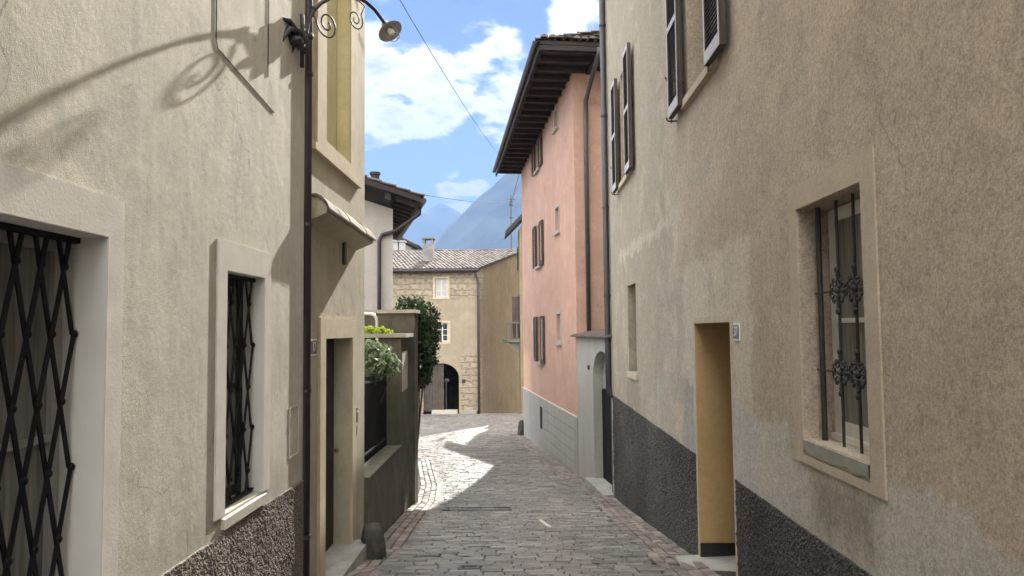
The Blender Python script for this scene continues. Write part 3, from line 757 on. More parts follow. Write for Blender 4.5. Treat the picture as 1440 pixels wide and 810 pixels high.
    # ---- small window
    bm = bmesh.new(); fbox(bm, F, 12.40, .56, 13.47, .655, -.2, .03); obj('sill', bm, M['bandright'], H3)
    window(F, 12.46, 13.39, .665, 2.17, -.20, H3, .07, 2, 1, fm=M['shutterbrown'])
    # ---- upper windows
    for (a, b, z0, z1) in ((7.12, 8.25, 3.98, 6.02), (12.75, 13.85, 4.12, 6.15)):
        window(F, a+.01, b-.01, z0+.01, z1-.01, -.22, H3, .07, 2, 1)
        bm = bmesh.new(); fbox(bm, F, a-.12, z0-.09, b+.14, z0-.002, -.2, .06); obj('sill', bm, M['bandright'], H3)
        for (s0, s1) in ((a-.60, a-.04), (b+.06, b+.62)): shutter(F, s0, s1, z0-.06, z1, .05, H3, M['shutterwhite'], M['shutterslat'], .06)
        for z in (z0-.08, z0+.42):
            bm = bmesh.new(); tube(bm, [F.p(b+.64, z, 0), F.p(b+.64, z, .11), F.p(b+.64, z+.04, .13)], .010, 6); obj('shutter_catch', bm, M['iron'], H3)
    # ---- plinth
    zb = lambda u: gz(u)-.1
    dash_panel('plinth', F, (8.28, 16.2), .03, zb, .012, M['plinthR'], H3, .024, .010)
    dash_panel('plinth', F, (2.5, 6.74), .055, zb, .012, M['plinthR'], H3, .016, .010)
    bm = bmesh.new(); fbox(bm, F, -7, -3, 2.5, .055, 0, .02); obj('plinth', bm, M['plinthR'], H3)
    # ---- downpipe on the far corner
    bm = bmesh.new(); x = 1.80; y = 15.95
    tube(bm, [(x, y, 10.6), (x, y, .35), (x+.0, y, .16), (x+.05, y-.02, .04), (x+.1, y-.04, .0)], .065, 12)
    dp = obj('downpipe', bm, M['pipe'], H3, True)
    bm = bmesh.new()
    for z in (.5, 2.1, 4, 6, 8):
        bm = bmesh.new(); tube(bm, [(x, y, z), (x, y, z+.04)], .075, 12); obj('clamp', bm, M['pipe'], dp)
    bm = bmesh.new()
    for u in (10.9,): tube(bm, [F.p(3.9, 5.17, 0), F.p(3.9, 5.17, .1), F.p(3.9, 5.22, .12)], .012, 6)
    obj('wall_hook', bm, M['iron'], H3)
build_right()
# ------------------------------------------------------------------ grey portal wall
FP = Facade((1.87, 15.86), (1.40, 19.52), True)
if FP.n.x > 0: FP.n = -FP.n
W1 = thing('portal_wall', (1.7, 17.6, gz(17.6)), 'pale grey rendered wall with arched doorway and tiled coping beside the pink house', 'wall')
def build_portal():
    F = FP; L = F.L
    a = arch(.10, 1.85, -2.9, .35, .92)
    bm = bmesh.new(); slab(bm, F, rect(0.0, -3.2, L, 1.22), [a], 0, -.40); obj('wall', bm, M['greyrender'], W1)
    bm = bmesh.new(); slab(bm, F, rect(.1, -2.15, 1.85, .02), [], -.22, -.28)
    for i in range(7): fbox(bm, F, .12+.25*i, -2.1, .34+.25*i, -.02, -.205, -.221)
    d = obj('door', bm, M['ironblack'], W1)
    bm = bmesh.new(); slab(bm, F, arch(.1, 1.85, .03, .35, .92), [], -.24, -.30); obj('door_fanlight', bm, M['greyrender'], W1)
    bm = bmesh.new(); fbox(bm, F, .05, -2.8, 1.95, gz(16.6)+.09, -.3, .22); obj('doorstep', bm, M['step'], W1)
    bm = bmesh.new(); rnd = random.Random(8)
    u = -.02
    while u < L+.05:
        for n0, n1, dz in ((.13, -.25, 0),):
            P = []; Q = []
            for n, z in ((.14, 1.225), (-.45, 1.36)):
                ring_ = []
                for k in range(7):
                    an = math.pi*k/6
                    ring_.append(bm.verts.new(F.p(u+.075-.075*math.cos(an), z+.05*math.sin(an)+rnd.uniform(-.004, .004), n)))
                P.append(ring_)
            for k in range(6): bm.faces.new((P[0][k], P[0][k+1], P[1][k+1], P[1][k]))
            bm.faces.new(P[0])
        u += .15
    fbox(bm, F, -.03, 1.222, L+.04, 1.234, .12, -.45)
    obj('tile_coping', bm, M['copingtile'], W1)
    bm = bmesh.new(); fbox(bm, F, 2.2, .45, 2.28, .55, 0, .04); obj('junction_box', bm, M['cable'], W1)
build_portal()

# ------------------------------------------------------------------ roof helpers
def coppi(bm, O, U, V, nu, nv, wdt, ln, rnd, lift=.0, r=None):
    """rows of barrel tiles: O eave corner, U unit along eave, V unit up the slope"""
    Nn = U.cross(V).normalized()
    if Nn.z < 0: Nn = -Nn
    r = r or wdt*.42
    for i in range(nu):
        for j in range(nv):
            c0 = O + U*(wdt*(i+.5)+rnd.uniform(-.012, .012)) + V*(ln*j-.05); h = rnd.uniform(-.006, .010)
            R0 = []; R1 = []
            for k in range(6):
                a = math.pi*k/5
                for Rl, c, s, hh in ((R0, c0, 1.08, .035), (R1, c0+V*(ln+.06), .92, .0)):
                    Rl.append(bm.verts.new(c + U*(-r*s*math.cos(a)) + Nn*(r*s*.75*math.sin(a)+hh+h+lift)))
            for k in range(5): bm.faces.new((R0[k], R0[k+1], R1[k+1], R1[k]))
            bm.faces.new(R0[::-1])
# ------------------------------------------------------------------ pink house
FK = Facade((1.40, 19.6), (0.0, 30.0), False)
if FK.n.x > 0: FK.n = -FK.n
H4 = thing('house', (.7, 24.8, gz(24.8)), 'tall salmon pink house with brown shutters and deep timber eaves', 'house')
def build_pink():
    F = FK; L = F.L; top = 7.9; D = 8.0
    opens = []; shut = []
    for z0, z1 in ((6.95, 7.95), (3.60, 5.05), (.32, 1.86)): shut.append((5.72, 6.52, z0, z1))
    smalls = [(2.25, 2.85, 7.50, 8.0), (2.25, 2.85, 4.38, 5.05), (2.25, 2.85, 1.10, 1.88)]
    vent = (5.65, 6.2, -1.92, -1.18)
    hs = [rect(a, z0, b, z1) for a, b, z0, z1 in shut+smalls] + [rect(vent[0], vent[2], vent[1], vent[3])]
    bm = bmesh.new(); slab(bm, F, [(0, -3.6), (L, -3.6), (L, 7.9), (0, 8.32)], hs, 0, -.35)
    t = .3; z0, z1 = -3.6, top
    fbox(bm, F, 0, z0, t, 8.32, -.352, -D); fbox(bm, F, L-t, z0, L, z1, -.352, -D); fbox(bm, F, t+.002, z0, L-t-.002, z1, -D+t, -D)
    obj('wall', bm, M['pink'], H4)
    for a, b, z0, z1 in shut:
        window(F, a+.01, b-.01, z0+.01, z1-.01, -.10, H4, .07, 2, 0)
        bm = bmesh.new(); fbox(bm, F, a-.12, z0-.07, b+.12, z0-.002, -.1, .10); obj('sill', bm, M['greyrender'], H4)
        for s0, s1 in ((a-.66, a-.03), (b+.03, b+.66)): shutter(F, s0, s1, z0-.01, z1+.02, .03, H4, M['shutterbrown'], M['shutterskylit'] if s0 < a else M['shutterslat'], .05, int((z1-z0)/.06), False, False)  # near leaf takes the paler slats, sky light put into their colour
    for a, b, z0, z1 in smalls:
        window(F, a+.01, b-.01, z0+.01, z1-.01, -.10, H4, .05, 1, 0)
        bm = bmesh.new(); slab(bm, F, rect(a-.08, z0-.08, b+.08, z1+.08), [rect(a-.004, z0-.004, b+.004, z1+.004)], .02, -.02); obj('surround', bm, M['greyrender'], H4)
        bm = bmesh.new(); fbox(bm, F, a-.12, z0-.14, b+.12, z0-.081, -.0, .07); obj('sill', bm, M['greyrender'], H4)
    # plinth with grooved panel
    bm = bmesh.new(); zt = -.90
    slab(bm, F, rect(0.004, -3.5, L, zt), [rect(vent[0], vent[2], vent[1], vent[3])], .035, -.02); 
    pl = obj('plinth', bm, M['greyplinth'], H4)
    bm = bmesh.new()
    gw = .022; z = zt-.03; hts = [.30, .29, .29, .29, .29]
    for h in hts:
        fbox(bm, F, .12, z-h+gw, 5.3, z, .036, .06); z -= h
    obj('grooved_panel', bm, M['greyplinth'], pl)
    bm = bmesh.new(); fbox(bm, F, -.01, zt+.001, L, zt+.045, .0, .05); obj('plinth_cap', bm, M['whitewall'], pl)
    bm = bmesh.new(); fbox(bm, F, vent[0]+.002, vent[2]+.002, vent[1]-.002, vent[3]-.002, .012, -.15)
    for i in range(6): fbox(bm, F, vent[0]+.02+.09*i, vent[2], vent[0]+.04+.09*i, vent[3]-.01, .014, .028)
    obj('cellar_vent', bm, M['iron'], H4)
    # hipped roof; the old eave line rises a little towards the camera
    e0 = -1.5; e1 = L+.75; zs = 0.0
    def p(u, n, z):
        k = 1-u/L
        return F.p(u, 8.0+.42*k+z, n*(1+.14*k) if n > 0 else n)
    ov = .96
    bm = bmesh.new()
    lo = [p(e0, ov, zs-.06), p(e1, ov, zs-.06), p(e1, -D-ov, zs-.06), p(e0, -D-ov, zs-.06)]
    hi = [q+Vector((0, 0, .09)) for q in lo]
    hexa(bm, lo, hi)
    rr = [p(e0+4.4, -D/2, zs+.9), p(e1-4.4, -D/2, zs+.9)]
    v = [bm.verts.new(q+Vector((0, 0, .002))) for q in hi]; r = [bm.verts.new(q) for q in rr]
    bm.faces.new((v[0], v[1], r[1], r[0])); bm.faces.new((v[1], v[2], r[1])); bm.faces.new((v[2], v[3], r[0], r[1])); bm.faces.new((v[3], v[0], r[0])); bm.faces.new(v[::-1])
    roof = obj('roof', bm, M['soffit'], H4)
    bm = bmesh.new(); rnd = random.Random(4)
    Ue = (hi[1]-hi[0]); nE = int(Ue.length/.2); Ue = Ue.normalized()
    V = (-F.n + Vector((0, 0, .17))).normalized()
    coppi(bm, hi[0]+F.n*.05+Vector((0, 0, .02)), Ue, V, nE, 5, .2, .36, rnd)
    Us = (hi[3]-hi[0]); nS = int(Us.length/.2); Us = Us.normalized()
    V2 = (F.t + Vector((0, 0, .17))).normalized()
    coppi(bm, hi[0]-F.t*.06+Vector((0, 0, .02)), Us, V2, nS, 5, .2, .36, rnd)
    obj('eave_tiles', bm, M['tile'], roof)
    u = e0+.12
    while u < e1-.1:
        n1 = .004 if 0 < u < L else -.3
        bm = bmesh.new(); hexa(bm, [p(u, ov-.1, -.2), p(u+.11, ov-.1, -.2), p(u+.11, n1, -.2), p(u, n1, -.2)], [p(u, ov-.1, -.062), p(u+.11, ov-.1, -.062), p(u+.11, n1, -.062), p(u, n1, -.062)]); u += .60
        obj('rafter', bm, M['soffit'], roof)
    n = -.35
    while n > -D:
        bm = bmesh.new(); hexa(bm, [p(e0+.1, n, -.2), p(-.004, n, -.2), p(-.004, n-.11, -.2), p(e0+.1, n-.11, -.2)], [p(e0+.1, n, -.062), p(-.004, n, -.062), p(-.004, n-.11, -.062), p(e0+.1, n-.11, -.062)]); n -= .62
        obj('rafter', bm, M['soffit'], roof)
    bm = bmesh.new()
    for a, b in (((e0+.02, ov-.02), (e0+.02, -D)), ((e0+.05, ov-.02), (e1, ov-.02))):
        A = p(*a, -.19); B = p(*b, -.19); d = (B-A).normalized(); q = Vector((d.y, -d.x, 0))*.05
        hexa(bm, [A, B, B-q if 1 else B, A-q], [x+Vector((0, 0, .129)) for x in (A, B, B-q, A-q)])
    obj('fascia', bm, M['soffit'], roof)
    bm = bmesh.new()
    A = p(e0-.05, ov+.09, .03); B = p(e1, ov+.09, .03); R0 = []; R1 = []
    for k in range(9):
        a = math.pi*(k/8); d = F.n*(math.cos(a)*.075) - Vector((0, 0, 1))*(math.sin(a)*.075)
        R0.append(bm.verts.new(A+d)); R1.append(bm.verts.new(B+d))
    for k in range(8): bm.faces.new((R0[k], R0[k+1], R1[k+1], R1[k]))
    obj('gutter', bm, M['gutter'], roof)
    bm = bmesh.new(); s = -.085
    tube(bm, [p(e0-.02, -.35, -.10), p(e0-.0, -.35, -.26), p(-.75, -.33, -.62), p(s, -.32, -.95), F.p(s, 6.9, -.31), F.p(s, 1.36, -.31)], .06, 10)
    obj('downpipe', bm, M['pipegrey'], H4, True)
build_pink()

# ------------------------------------------------------------------ far stone house closing the street
FF = Facade((-2.64, 44), (-11.5, 44.0), False)
if FF.n.y > 0: FF.n = -FF.n
H5 = thing('house', (-6, 44, gz(44)), 'old stone and ochre plaster house with arched gateway closing the end of the street', 'house')
def build_far():
    F = FF; L = F.L; top = 5.0
    a0, a1, zs_, zt_ = 1.16, 3.25, -1.30, -.47
    ar = arch(a0, a1, -4.2, zs_, zt_, 16)
    w1 = rect(1.80, 3.42, 2.54, 4.52); w2 = rect(1.76, .78, 2.50, 1.90)
    bm = bmesh.new(); slab(bm, F, rect(0, -5, L, top), [ar, w1, w2], 0, -.45)
    A = Vector((-2.64, 44.0, 0)); B = Vector((-.13, 51.9, 0))
    G = Facade((A.x, A.y), (B.x, B.y), True)
    if G.n.x < 0: G.n = -G.n
    GL = G.L; zr = 6.80
    slab(bm, G, [(.0, -5.5), (GL, -5.5), (GL, zr), (0.0, top)], [], 0.004, -.40)
    B2 = B + G.t*7
    G2 = Facade((B.x, B.y), (B2.x, B2.y), True)
    if G2.n.x < 0: G2.n = -G2.n
    slab(bm, G2, [(.002, -5.5), (7, -5.5), (7, top), (.002, zr)], [], .004, -.40)
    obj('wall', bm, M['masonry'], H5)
    bm = bmesh.new(); um, ux = a0-.3, a1+.3
    fbox(bm, F, um, -4, um+.05, .3, -.46, -5.5); fbox(bm, F, ux-.05, -4, ux, .3, -.46, -5.5); fbox(bm, F, um, .3, ux, .35, -.46, -5.5); fbox(bm, F, um, -4, ux, .3, -5.5, -5.55)
    obj('passage', bm, M['lowwall'], H5)
    bm = bmesh.new(); gw = .17
    for i in range(7):
        u = 2.06+gw*i; hz_ = zs_+(zt_-zs_)*math.sqrt(max(.02, 1-((u+gw/2-(a0+a1)/2)/((a1-a0)/2))**2))-.02
        slab(bm, F, rect(u, -3.3, u+gw-.012, hz_), [], -.12-.01*(i % 2), -.17)
    obj('gate_leaf', bm, M['gatewood'], H5)
    bm = bmesh.new(); tube(bm, [F.p(1.95, -3.4, -.35), F.p(1.95, -1.6, -.35)], .04, 8); ball(bm, F.p(1.93, -1.5, -.35), .15, 1.2, .4, .8)
    obj('gate_post', bm, M['pipegrey'], H5)
    bm = bmesh.new(); fbox(bm, F, 1.25, -3.9, 2.75, -3.2, -.30, .10); obj('sunlight_strip', bm, M['sill'], H5)  # pale slab standing in for the strip of courtyard sunlight in the gateway
    for a, b, zt, n in ((.1, 1.1, -3.22, .55), (3.25, 4.3, -3.15, .4)):
        bm = bmesh.new(); fbox(bm, F, a, -4, b, zt, .0, n); obj('kerb_step', bm, M['greystone'], H5)
    for (a, b, z0, z1) in ((1.80, 2.54, 3.42, 4.52), (1.76, 2.50, .78, 1.90)):
        window(F, a+.01, b-.01, z0+.01, z1-.01, -.12, H5, .07, 2, 2, pane=M['curtain'] if z0 > 2 else M['glass'])
        bm = bmesh.new(); slab(bm, F, rect(a-.12, z0-.12, b+.12, z1+.12), [rect(a-.004, z0-.004, b+.004, z1+.004)], .02, -.02); obj('surround', bm, M['surround_tan'], H5)
    bm = bmesh.new(); tube(bm, [F.p(.13, 4.87, .30), F.p(.13, 4.75, .25), F.p(.0, 4.4, .10), F.p(-.02, 4.1, .10), F.p(-.02, -3.5, .10)], .08, 8); obj('downpipe', bm, M['pipegrey'], H5, True)
    bm = bmesh.new(); fbox(bm, F, .77, -1.62, .97, -1.42, 0, .06); obj('letter_box', bm, M['iron'], H5)
    rnd = random.Random(12)
    e0 = A + G.n*.18 - G.t*.42 + Vector((0, 0, top-.06)); ridge = B + G.n*.18 + Vector((0, 0, zr+.06))
    V = (ridge-e0); ln = V.length; V = V.normalized(); U = Vector((-1, 0, 0))
    W = 10.5
    bm = bmesh.new()
    lo = [e0, e0+U*W, ridge+U*W, ridge]; hexa(bm, lo, [q+Vector((0, 0, .09)) for q in lo])
    back = [ridge+Vector((0, .004, 0)), ridge+U*W+Vector((0, .004, 0)), ridge+U*W+Vector((2.2, 7, -1.8)), ridge+Vector((2.2, 7, -1.8))]; hexa(bm, back, [q+Vector((0, 0, .09)) for q in back])
    roof = obj('roof', bm, M['soffit'], H5)
    bm = bmesh.new(); nv = int(ln/.42)
    coppi(bm, e0+Vector((0, 0, .09)), U, V, int(W/.24), nv+1, .24, ln/nv, rnd, 0, .105)
    for i in range(int(W/.4)):
        c = ridge+U*(.4*i+.2)+Vector((0, 0, .12)); tube(bm, [c-U*.22, c+U*.22], .12, 8)
    obj('roof_tiles', bm, M['tile'], roof)
    bm = bmesh.new(); tube(bm, [e0+Vector((0, -.06, .02)), e0+U*W+Vector((0, -.06, .02))], .08, 8); obj('gutter', bm, M['pipe'], roof)
    c = ray_y(603, 372, 46.9); bm = bmesh.new()
    box(bm, c.x-.32, 46.5, c.z-.6, c.x+.32, 47.2, c.z+1.25)
    for dx in (-.32, .18): box(bm, c.x+dx, 46.5, c.z+1.252, c.x+dx+.14, 47.2, c.z+1.58)
    box(bm, c.x-.40, 46.4, c.z+1.582, c.x+.40, 47.3, c.z+1.66)
    obj('chimney', bm, M['chimneyrender'], roof)
    return ridge
ridge = build_far()

# ------------------------------------------------------------------ balcony house
H6 = thing('house', (.5, 44, gz(44)), 'ochre house with a flowered balcony, half hidden behind the pink house', 'house')
def build_balcony_house():
    F = Facade((-.17, 43.8), (-.245, 45.4), False)
    if F.n.x > 0: F.n = -F.n
    L = F.L; top = 7.4; D = 6.4
    ws = [rect(.30, .95, .95, 3.55), rect(.35, 5.0, .95, 6.4), rect(.3, -3.6, .95, -.9)]
    bm = bmesh.new(); slab(bm, F, rect(0, -5, L, top), ws, 0, -.35)
    fbox(bm, F, 0, -5, .3, top, -.352, -D); fbox(bm, F, L-.3, -5, L, top, -.352, -D); fbox(bm, F, .302, -5, L-.302, top, -D+.3, -D)
    rk = top+3.55
    for k_ in (0, L-.3):
        hexa(bm, [F.p(k_, top+.002, -.01), F.p(k_, top+.002, -D+.01), F.p(k_, rk, -D/2)], [F.p(k_+.3, top+.002, -.01), F.p(k_+.3, top+.002, -D+.01), F.p(k_+.3, rk, -D/2)])
    obj('wall', bm, plaster('ochre_render', (.26, .205, .13), (.23, .175, .11), coarse=.3, trowel=.4), H6)
    for r in ws:
        window(F, r[0][0]+.01, r[1][0]-.01, r[0][1]+.01, r[2][1]-.01, -.12, H6, .07, 1, 1, fm=M['shutterbrown'])
    for z0, z1, k in ((1.0, 3.5, 30), (5.0, 6.4, 20)): shutter(F, .97, 1.5, z0, z1, .03, H6, M['shutterbrown'], M['shutterslat'], .05, k, False)
    bm = bmesh.new(); fbox(bm, F, .25, .95, .29, 3.4, .012, .46); obj('shutter', bm, M['shutterbrown'], H6)
    bm = bmesh.new(); fbox(bm, F, -.05, .72, 1.15, .90, .004, .80)
    bal = obj('balcony', bm, M['balustrade'], H6)
    bm = bmesh.new(); fbox(bm, F, -.09, 1.82, 1.19, 1.92, .66, .86); fbox(bm, F, -.05, 1.82, .05, 1.92, .004, .655); fbox(bm, F, 1.05, 1.82, 1.15, 1.92, .004, .655)
    obj('handrail', bm, M['balustrade'], bal)
    for u, n in ((0, .74), (.28, .74), (.55, .74), (.83, .74), (1.1, .74), (0, .2), (0, .48), (1.1, .2), (1.1, .48)):
        bm = bmesh.new(); tube(bm, [F.p(u, .9, n), F.p(u, 1.1, n), F.p(u, 1.3, n), F.p(u, 1.82, n)], [.035, .06, .04, .035], 8); obj('baluster', bm, M['balustrade'], bal)
    for u in (.1, .85):
        bm = bmesh.new(); hexa(bm, [F.p(u, .2, .004), F.p(u+.15, .2, .004), F.p(u+.15, .71, .7), F.p(u, .71, .7)], [F.p(u, .71, .004), F.p(u+.15, .71, .004), F.p(u+.15, .716, .7), F.p(u, .716, .7)]); obj('bracket', bm, M['balustrade'], bal)
    # roof with a steep gable; hidden skewed verge shaped to cast the sun patch's notch
    bm = bmesh.new(); ov = .82
    P = [F.p(-.25, top-.45, ov), F.p(L+.05, top-.45, ov), F.p(L+.05, rk+.03, -D/2), F.p(-1.7, rk+.03, -D/2)]; hexa(bm, P, [q+Vector((0, 0, .30)) for q in P])
    P = [F.p(-.25, top-.45, -D-ov), F.p(L+.05, top-.45, -D-ov), F.p(L+.05, rk+.03, -D/2-.004), F.p(-1.7, rk+.03, -D/2-.004)]; hexa(bm, P, [q+Vector((0, 0, .30)) for q in P])
    obj('roof', bm, M['soffit'], H6)
    return F
FB = build_balcony_house()

# ------------------------------------------------------------------ white house at left beyond the garden
H7 = thing('house', (-5, 21, gz(20)), 'pale grey-white house with dark overhanging roof above the garden wall', 'house')
def build_white():
    C0 = Vector((-3.42, 19.6, 0)); s = Vector((-.25, 1, 0)).normalized(); q = Vector((-1, -.25, 0)).normalized()
    A = C0 + q*6
    F = Facade((C0.x, C0.y), (A.x, A.y))
    if F.n.y > 0: F.n = -F.n
    L = F.L; zt = lambda u: 4.95+.30*u
    bm = bmesh.new(); slab(bm, F, [(0, -4), (L, -4), (L, zt(L)-.3), (0, zt(0)-.3)], [], 0, -.3)
    E = C0 + s*9
    F2 = Facade((C0.x, C0.y), (E.x, E.y))
    if F2.n.x < 0: F2.n = -F2.n
    slab(bm, F2, rect(.302, -4, 7, 4.65), [], -.002, -.3)
    obj('wall', bm, M['whitewall'], H7)
    # exposed stones near the corner of the neighbour
    bm = bmesh.new(); rnd = random.Random(9)
    for i in range(26):
        u = rnd.uniform(.72, .92); z = rnd.uniform(1.6, 3.3); fbox(bm, F, u, z, u+rnd.uniform(.06, .16), z+rnd.uniform(.04, .09), -.01, rnd.uniform(.006, .012))
    obj('exposed_stones', bm, M['greystone'], H7)
    # roof: eave towards the street, verge towards the camera
    ov = .66; vv = .75
    def rp(u, back, dz=0): return C0 + q*u + s*back + Vector((0, 0, 4.93+.30*u+dz))
    bm = bmesh.new()
    P = [rp(-ov, -vv), rp(6, -vv), rp(6, 7.2), rp(-ov, 7.2)]; hexa(bm, P, [p_+Vector((0, 0, .14)) for p_ in P])
    roof = obj('roof', bm, M['soffit'], H7)
    bm = bmesh.new(); U = s; V = (q+Vector((0, 0, .30))).normalized()
    coppi(bm, rp(-ov-.04, -vv-.03, .15), U, V, int(8/.21), 19, .21, .38, rnd)
    obj('roof_tiles', bm, M['darktile'], roof)
    bm = bmesh.new()
    for i in range(12):
        bm = bmesh.new(); b = -.55+.60*i; P = [rp(-ov+.08, b, -.13), rp(-.01, b, -.13), rp(-.01, b+.1, -.13), rp(-ov+.08, b+.1, -.13)]; hexa(bm, P, [p_+Vector((0, 0, .128)) for p_ in P]); obj('rafter', bm, M['soffit'], roof)
    for u in (.1, .75, 2, 3.3):
        bm = bmesh.new(); P = [rp(u, -vv+.05, -.2), rp(u+.14, -vv+.05, -.2), rp(u+.14, .0, -.2), rp(u, .0, -.2)]; hexa(bm, P, [p_+Vector((0, 0, .198)) for p_ in P]); obj('purlin', bm, M['soffit'], roof)
    bm = bmesh.new()
    g0 = rp(-ov-.07, -vv-.05, .05); g1 = rp(-ov-.07, 7.2, .05); tube(bm, [g0, g1], .075, 10); obj('gutter', bm, M['pipe'], roof)
    bm = bmesh.new(); a = rp(-ov-.02, -.3, -.05)
    w0 = F.p(.28, 3.95, .07); w1_ = F.p(.36, 3.8, .07)
    tube(bm, [a, a-Vector((0, 0, .18)), F.p(-.05, 4.05, .10), w0, w1_, F.p(.36, -2, .07)], .05, 10)
    obj('downpipe', bm, M['pipe'], H7, True)
    bm = bmesh.new(); c = rp(.42, .9, .1)
    tube(bm, [c, c+Vector((0, 0, .58))], .12, 12); tube(bm, [c+Vector((0, 0, .581)), c+Vector((0, 0, .65))], .15, 12); obj('chimney', bm, M['darktile'], roof)
    return F
FW = build_white()

# dark roofed house further back
H8 = thing('house', (-12, 58, gz(58)), 'far dark-roofed house with two squat chimneys rising behind the old stone house', 'house')
def build_back():
    a = ray_y(592, 353, 58); b = ray_y(552, 333, 58); V = (b-a).normalized(); Z = Vector((0, 0, 1))
    bm = bmesh.new(); box(bm, -18, 56.3, -5, a.x-.5, 63, a.z+.1)
    hexa(bm, [(-18, 56.32, a.z+.1), (a.x-.5, 56.32, a.z+.1), (-18, 56.32, a.z+.1+.47*(18+a.x-.5))], [(-18, 56.6, a.z+.1), (a.x-.5, 56.6, a.z+.1), (-18, 56.6, a.z+.1+.47*(18+a.x-.5))])
    obj('wall', bm, M['greyrender'], H8)
    bm = bmesh.new()
    P = [a+Vector((0, -2.2, 0)), a+V*10+Vector((0, -2.2, 0)), a+V*10+Vector((0, 5.5, 0)), a+Vector((0, 5.5, 0))]; hexa(bm, P, [q+Z*.16 for q in P])
    r = obj('roof', bm, M['soffit'], H8)
    bm = bmesh.new(); coppi(bm, a+Vector((0, -2.2, .16)), Vector((0, 1, 0)), V, 32, 20, .24, .45, random.Random(1)); obj('roof_tiles', bm, M['darktile'], r)
    for px in (557, 566):
        c = ray_y(px, 343, 55); bm = bmesh.new(); box(bm, c.x-.2, 54.6, c.z-1.2, c.x+.2, 55.2, c.z+.1); box(bm, c.x-.27, 54.5, c.z+.102, c.x+.27, 55.3, c.z+.2); obj('chimney', bm, M['greyrender'], r)
build_back()

# ------------------------------------------------------------------ garden walls on the left
W2 = thing('garden_wall', (-2, 10.8, gz(10.8)), 'low dark stained wall carrying the railing beside the beige house', 'wall')
FG1 = Facade((-1.89, 9.075), (-2.13, 13.0), False)
if FG1.n.x < 0: FG1.n = -FG1.n
def build_low():
    F = FG1; L = F.L; zt = lambda u: -.28-.0*u
    bm = bmesh.new(); slab(bm, F, [(0.002, -3), (L, -3), (L, -.62), (0.002, -.42)], [], 0, -.42); obj('wall', bm, M['lowwall'], W2)
    bm = bmesh.new(); slab(bm, F, [(0.004, -.416), (L, -.616), (L, -.55), (0.004, -.35)], [], .02, -.44); obj('coping', bm, M['mossstone'], W2)
build_low()
RL = thing('railing', (-2.2, 10.8, -.4), 'black iron railing standing on the low garden wall', 'railing')
bm = bmesh.new(); F = FG1
for i in range(int(F.L/.13)): tube(bm, [F.p(.1+.13*i, -.40-.05*(.1+.13*i), -.25), F.p(.1+.13*i, .85-.05*(.1+.13*i), -.25)], .011, 6)
obj('bars', bm, M['ironblack'], RL)
bm = bmesh.new()
for z in (-.25, .75): P = [F.p(.05, z, -.235), F.p(F.L-.05, z-.05*F.L, -.235), F.p(F.L-.05, z-.05*F.L, -.265), F.p(.05, z, -.265)]; hexa(bm, P, [q+Vector((0, 0, .035)) for q in P])
obj('rail', bm, M['ironblack'], RL)
# gate pier
W3 = thing('garden_pier', (-2.4, 13.5, gz(13.5)), 'weathered square garden pier with a flat stone cap and a flaking patch', 'pier')
FG2 = Facade((-2.13, 13.02), (-2.20, 14.35), False)
if FG2.n.x < 0: FG2.n = -FG2.n
bm = bmesh.new(); slab(bm, FG2, rect(0, -3, FG2.L, 1.30), [], 0, -.62); obj('wall', bm, M['mossstone'], W3)
bm = bmesh.new(); slab(bm, FG2, rect(.10, .35, FG2.L-.35, 1.05), [], .012, .001); obj('flaking_patch', bm, M['coping'], W3)
bm = bmesh.new(); slab(bm, FG2, rect(-.08, 1.302, FG2.L+.06, 1.37), [], .09, -1.3); obj('cap', bm, M['coping'], W3)
# tall wall
W4 = thing('garden_wall', (-3.2, 14.8, gz(15)), 'taller mossy garden wall with flat coping behind the pier', 'wall')
bm = bmesh.new(); box(bm, -6.5, 14.5, -3, -2.11, 14.95, 1.76); 
hexa(bm, [(-2.55, 14.952, -3), (-2.115, 14.952, -3), (-3.3, 23, -3), (-3.75, 23, -3)], [(-2.55, 14.952, 1.3), (-2.115, 14.952, 1.3), (-3.3, 23, .6), (-3.75, 23, .6)])
obj('wall', bm, M['mossstone'], W4)
bm = bmesh.new(); box(bm, -6.5, 14.44, 1.762, -2.07, 15.02, 1.83); obj('coping', bm, M['coping'], W4)
bm = bmesh.new()
hexa(bm, [(-7, 8.6, -2.9), (-2.3, 8.6, -2.9), (-2.55, 14.4, -2.9), (-7, 14.4, -2.9)], [(-7, 8.6, -.35), (-2.3, 8.6, -.35), (-2.55, 14.4, -.7), (-7, 14.4, -.7)])
struct(obj('garden_soil', bm, M['soil']))

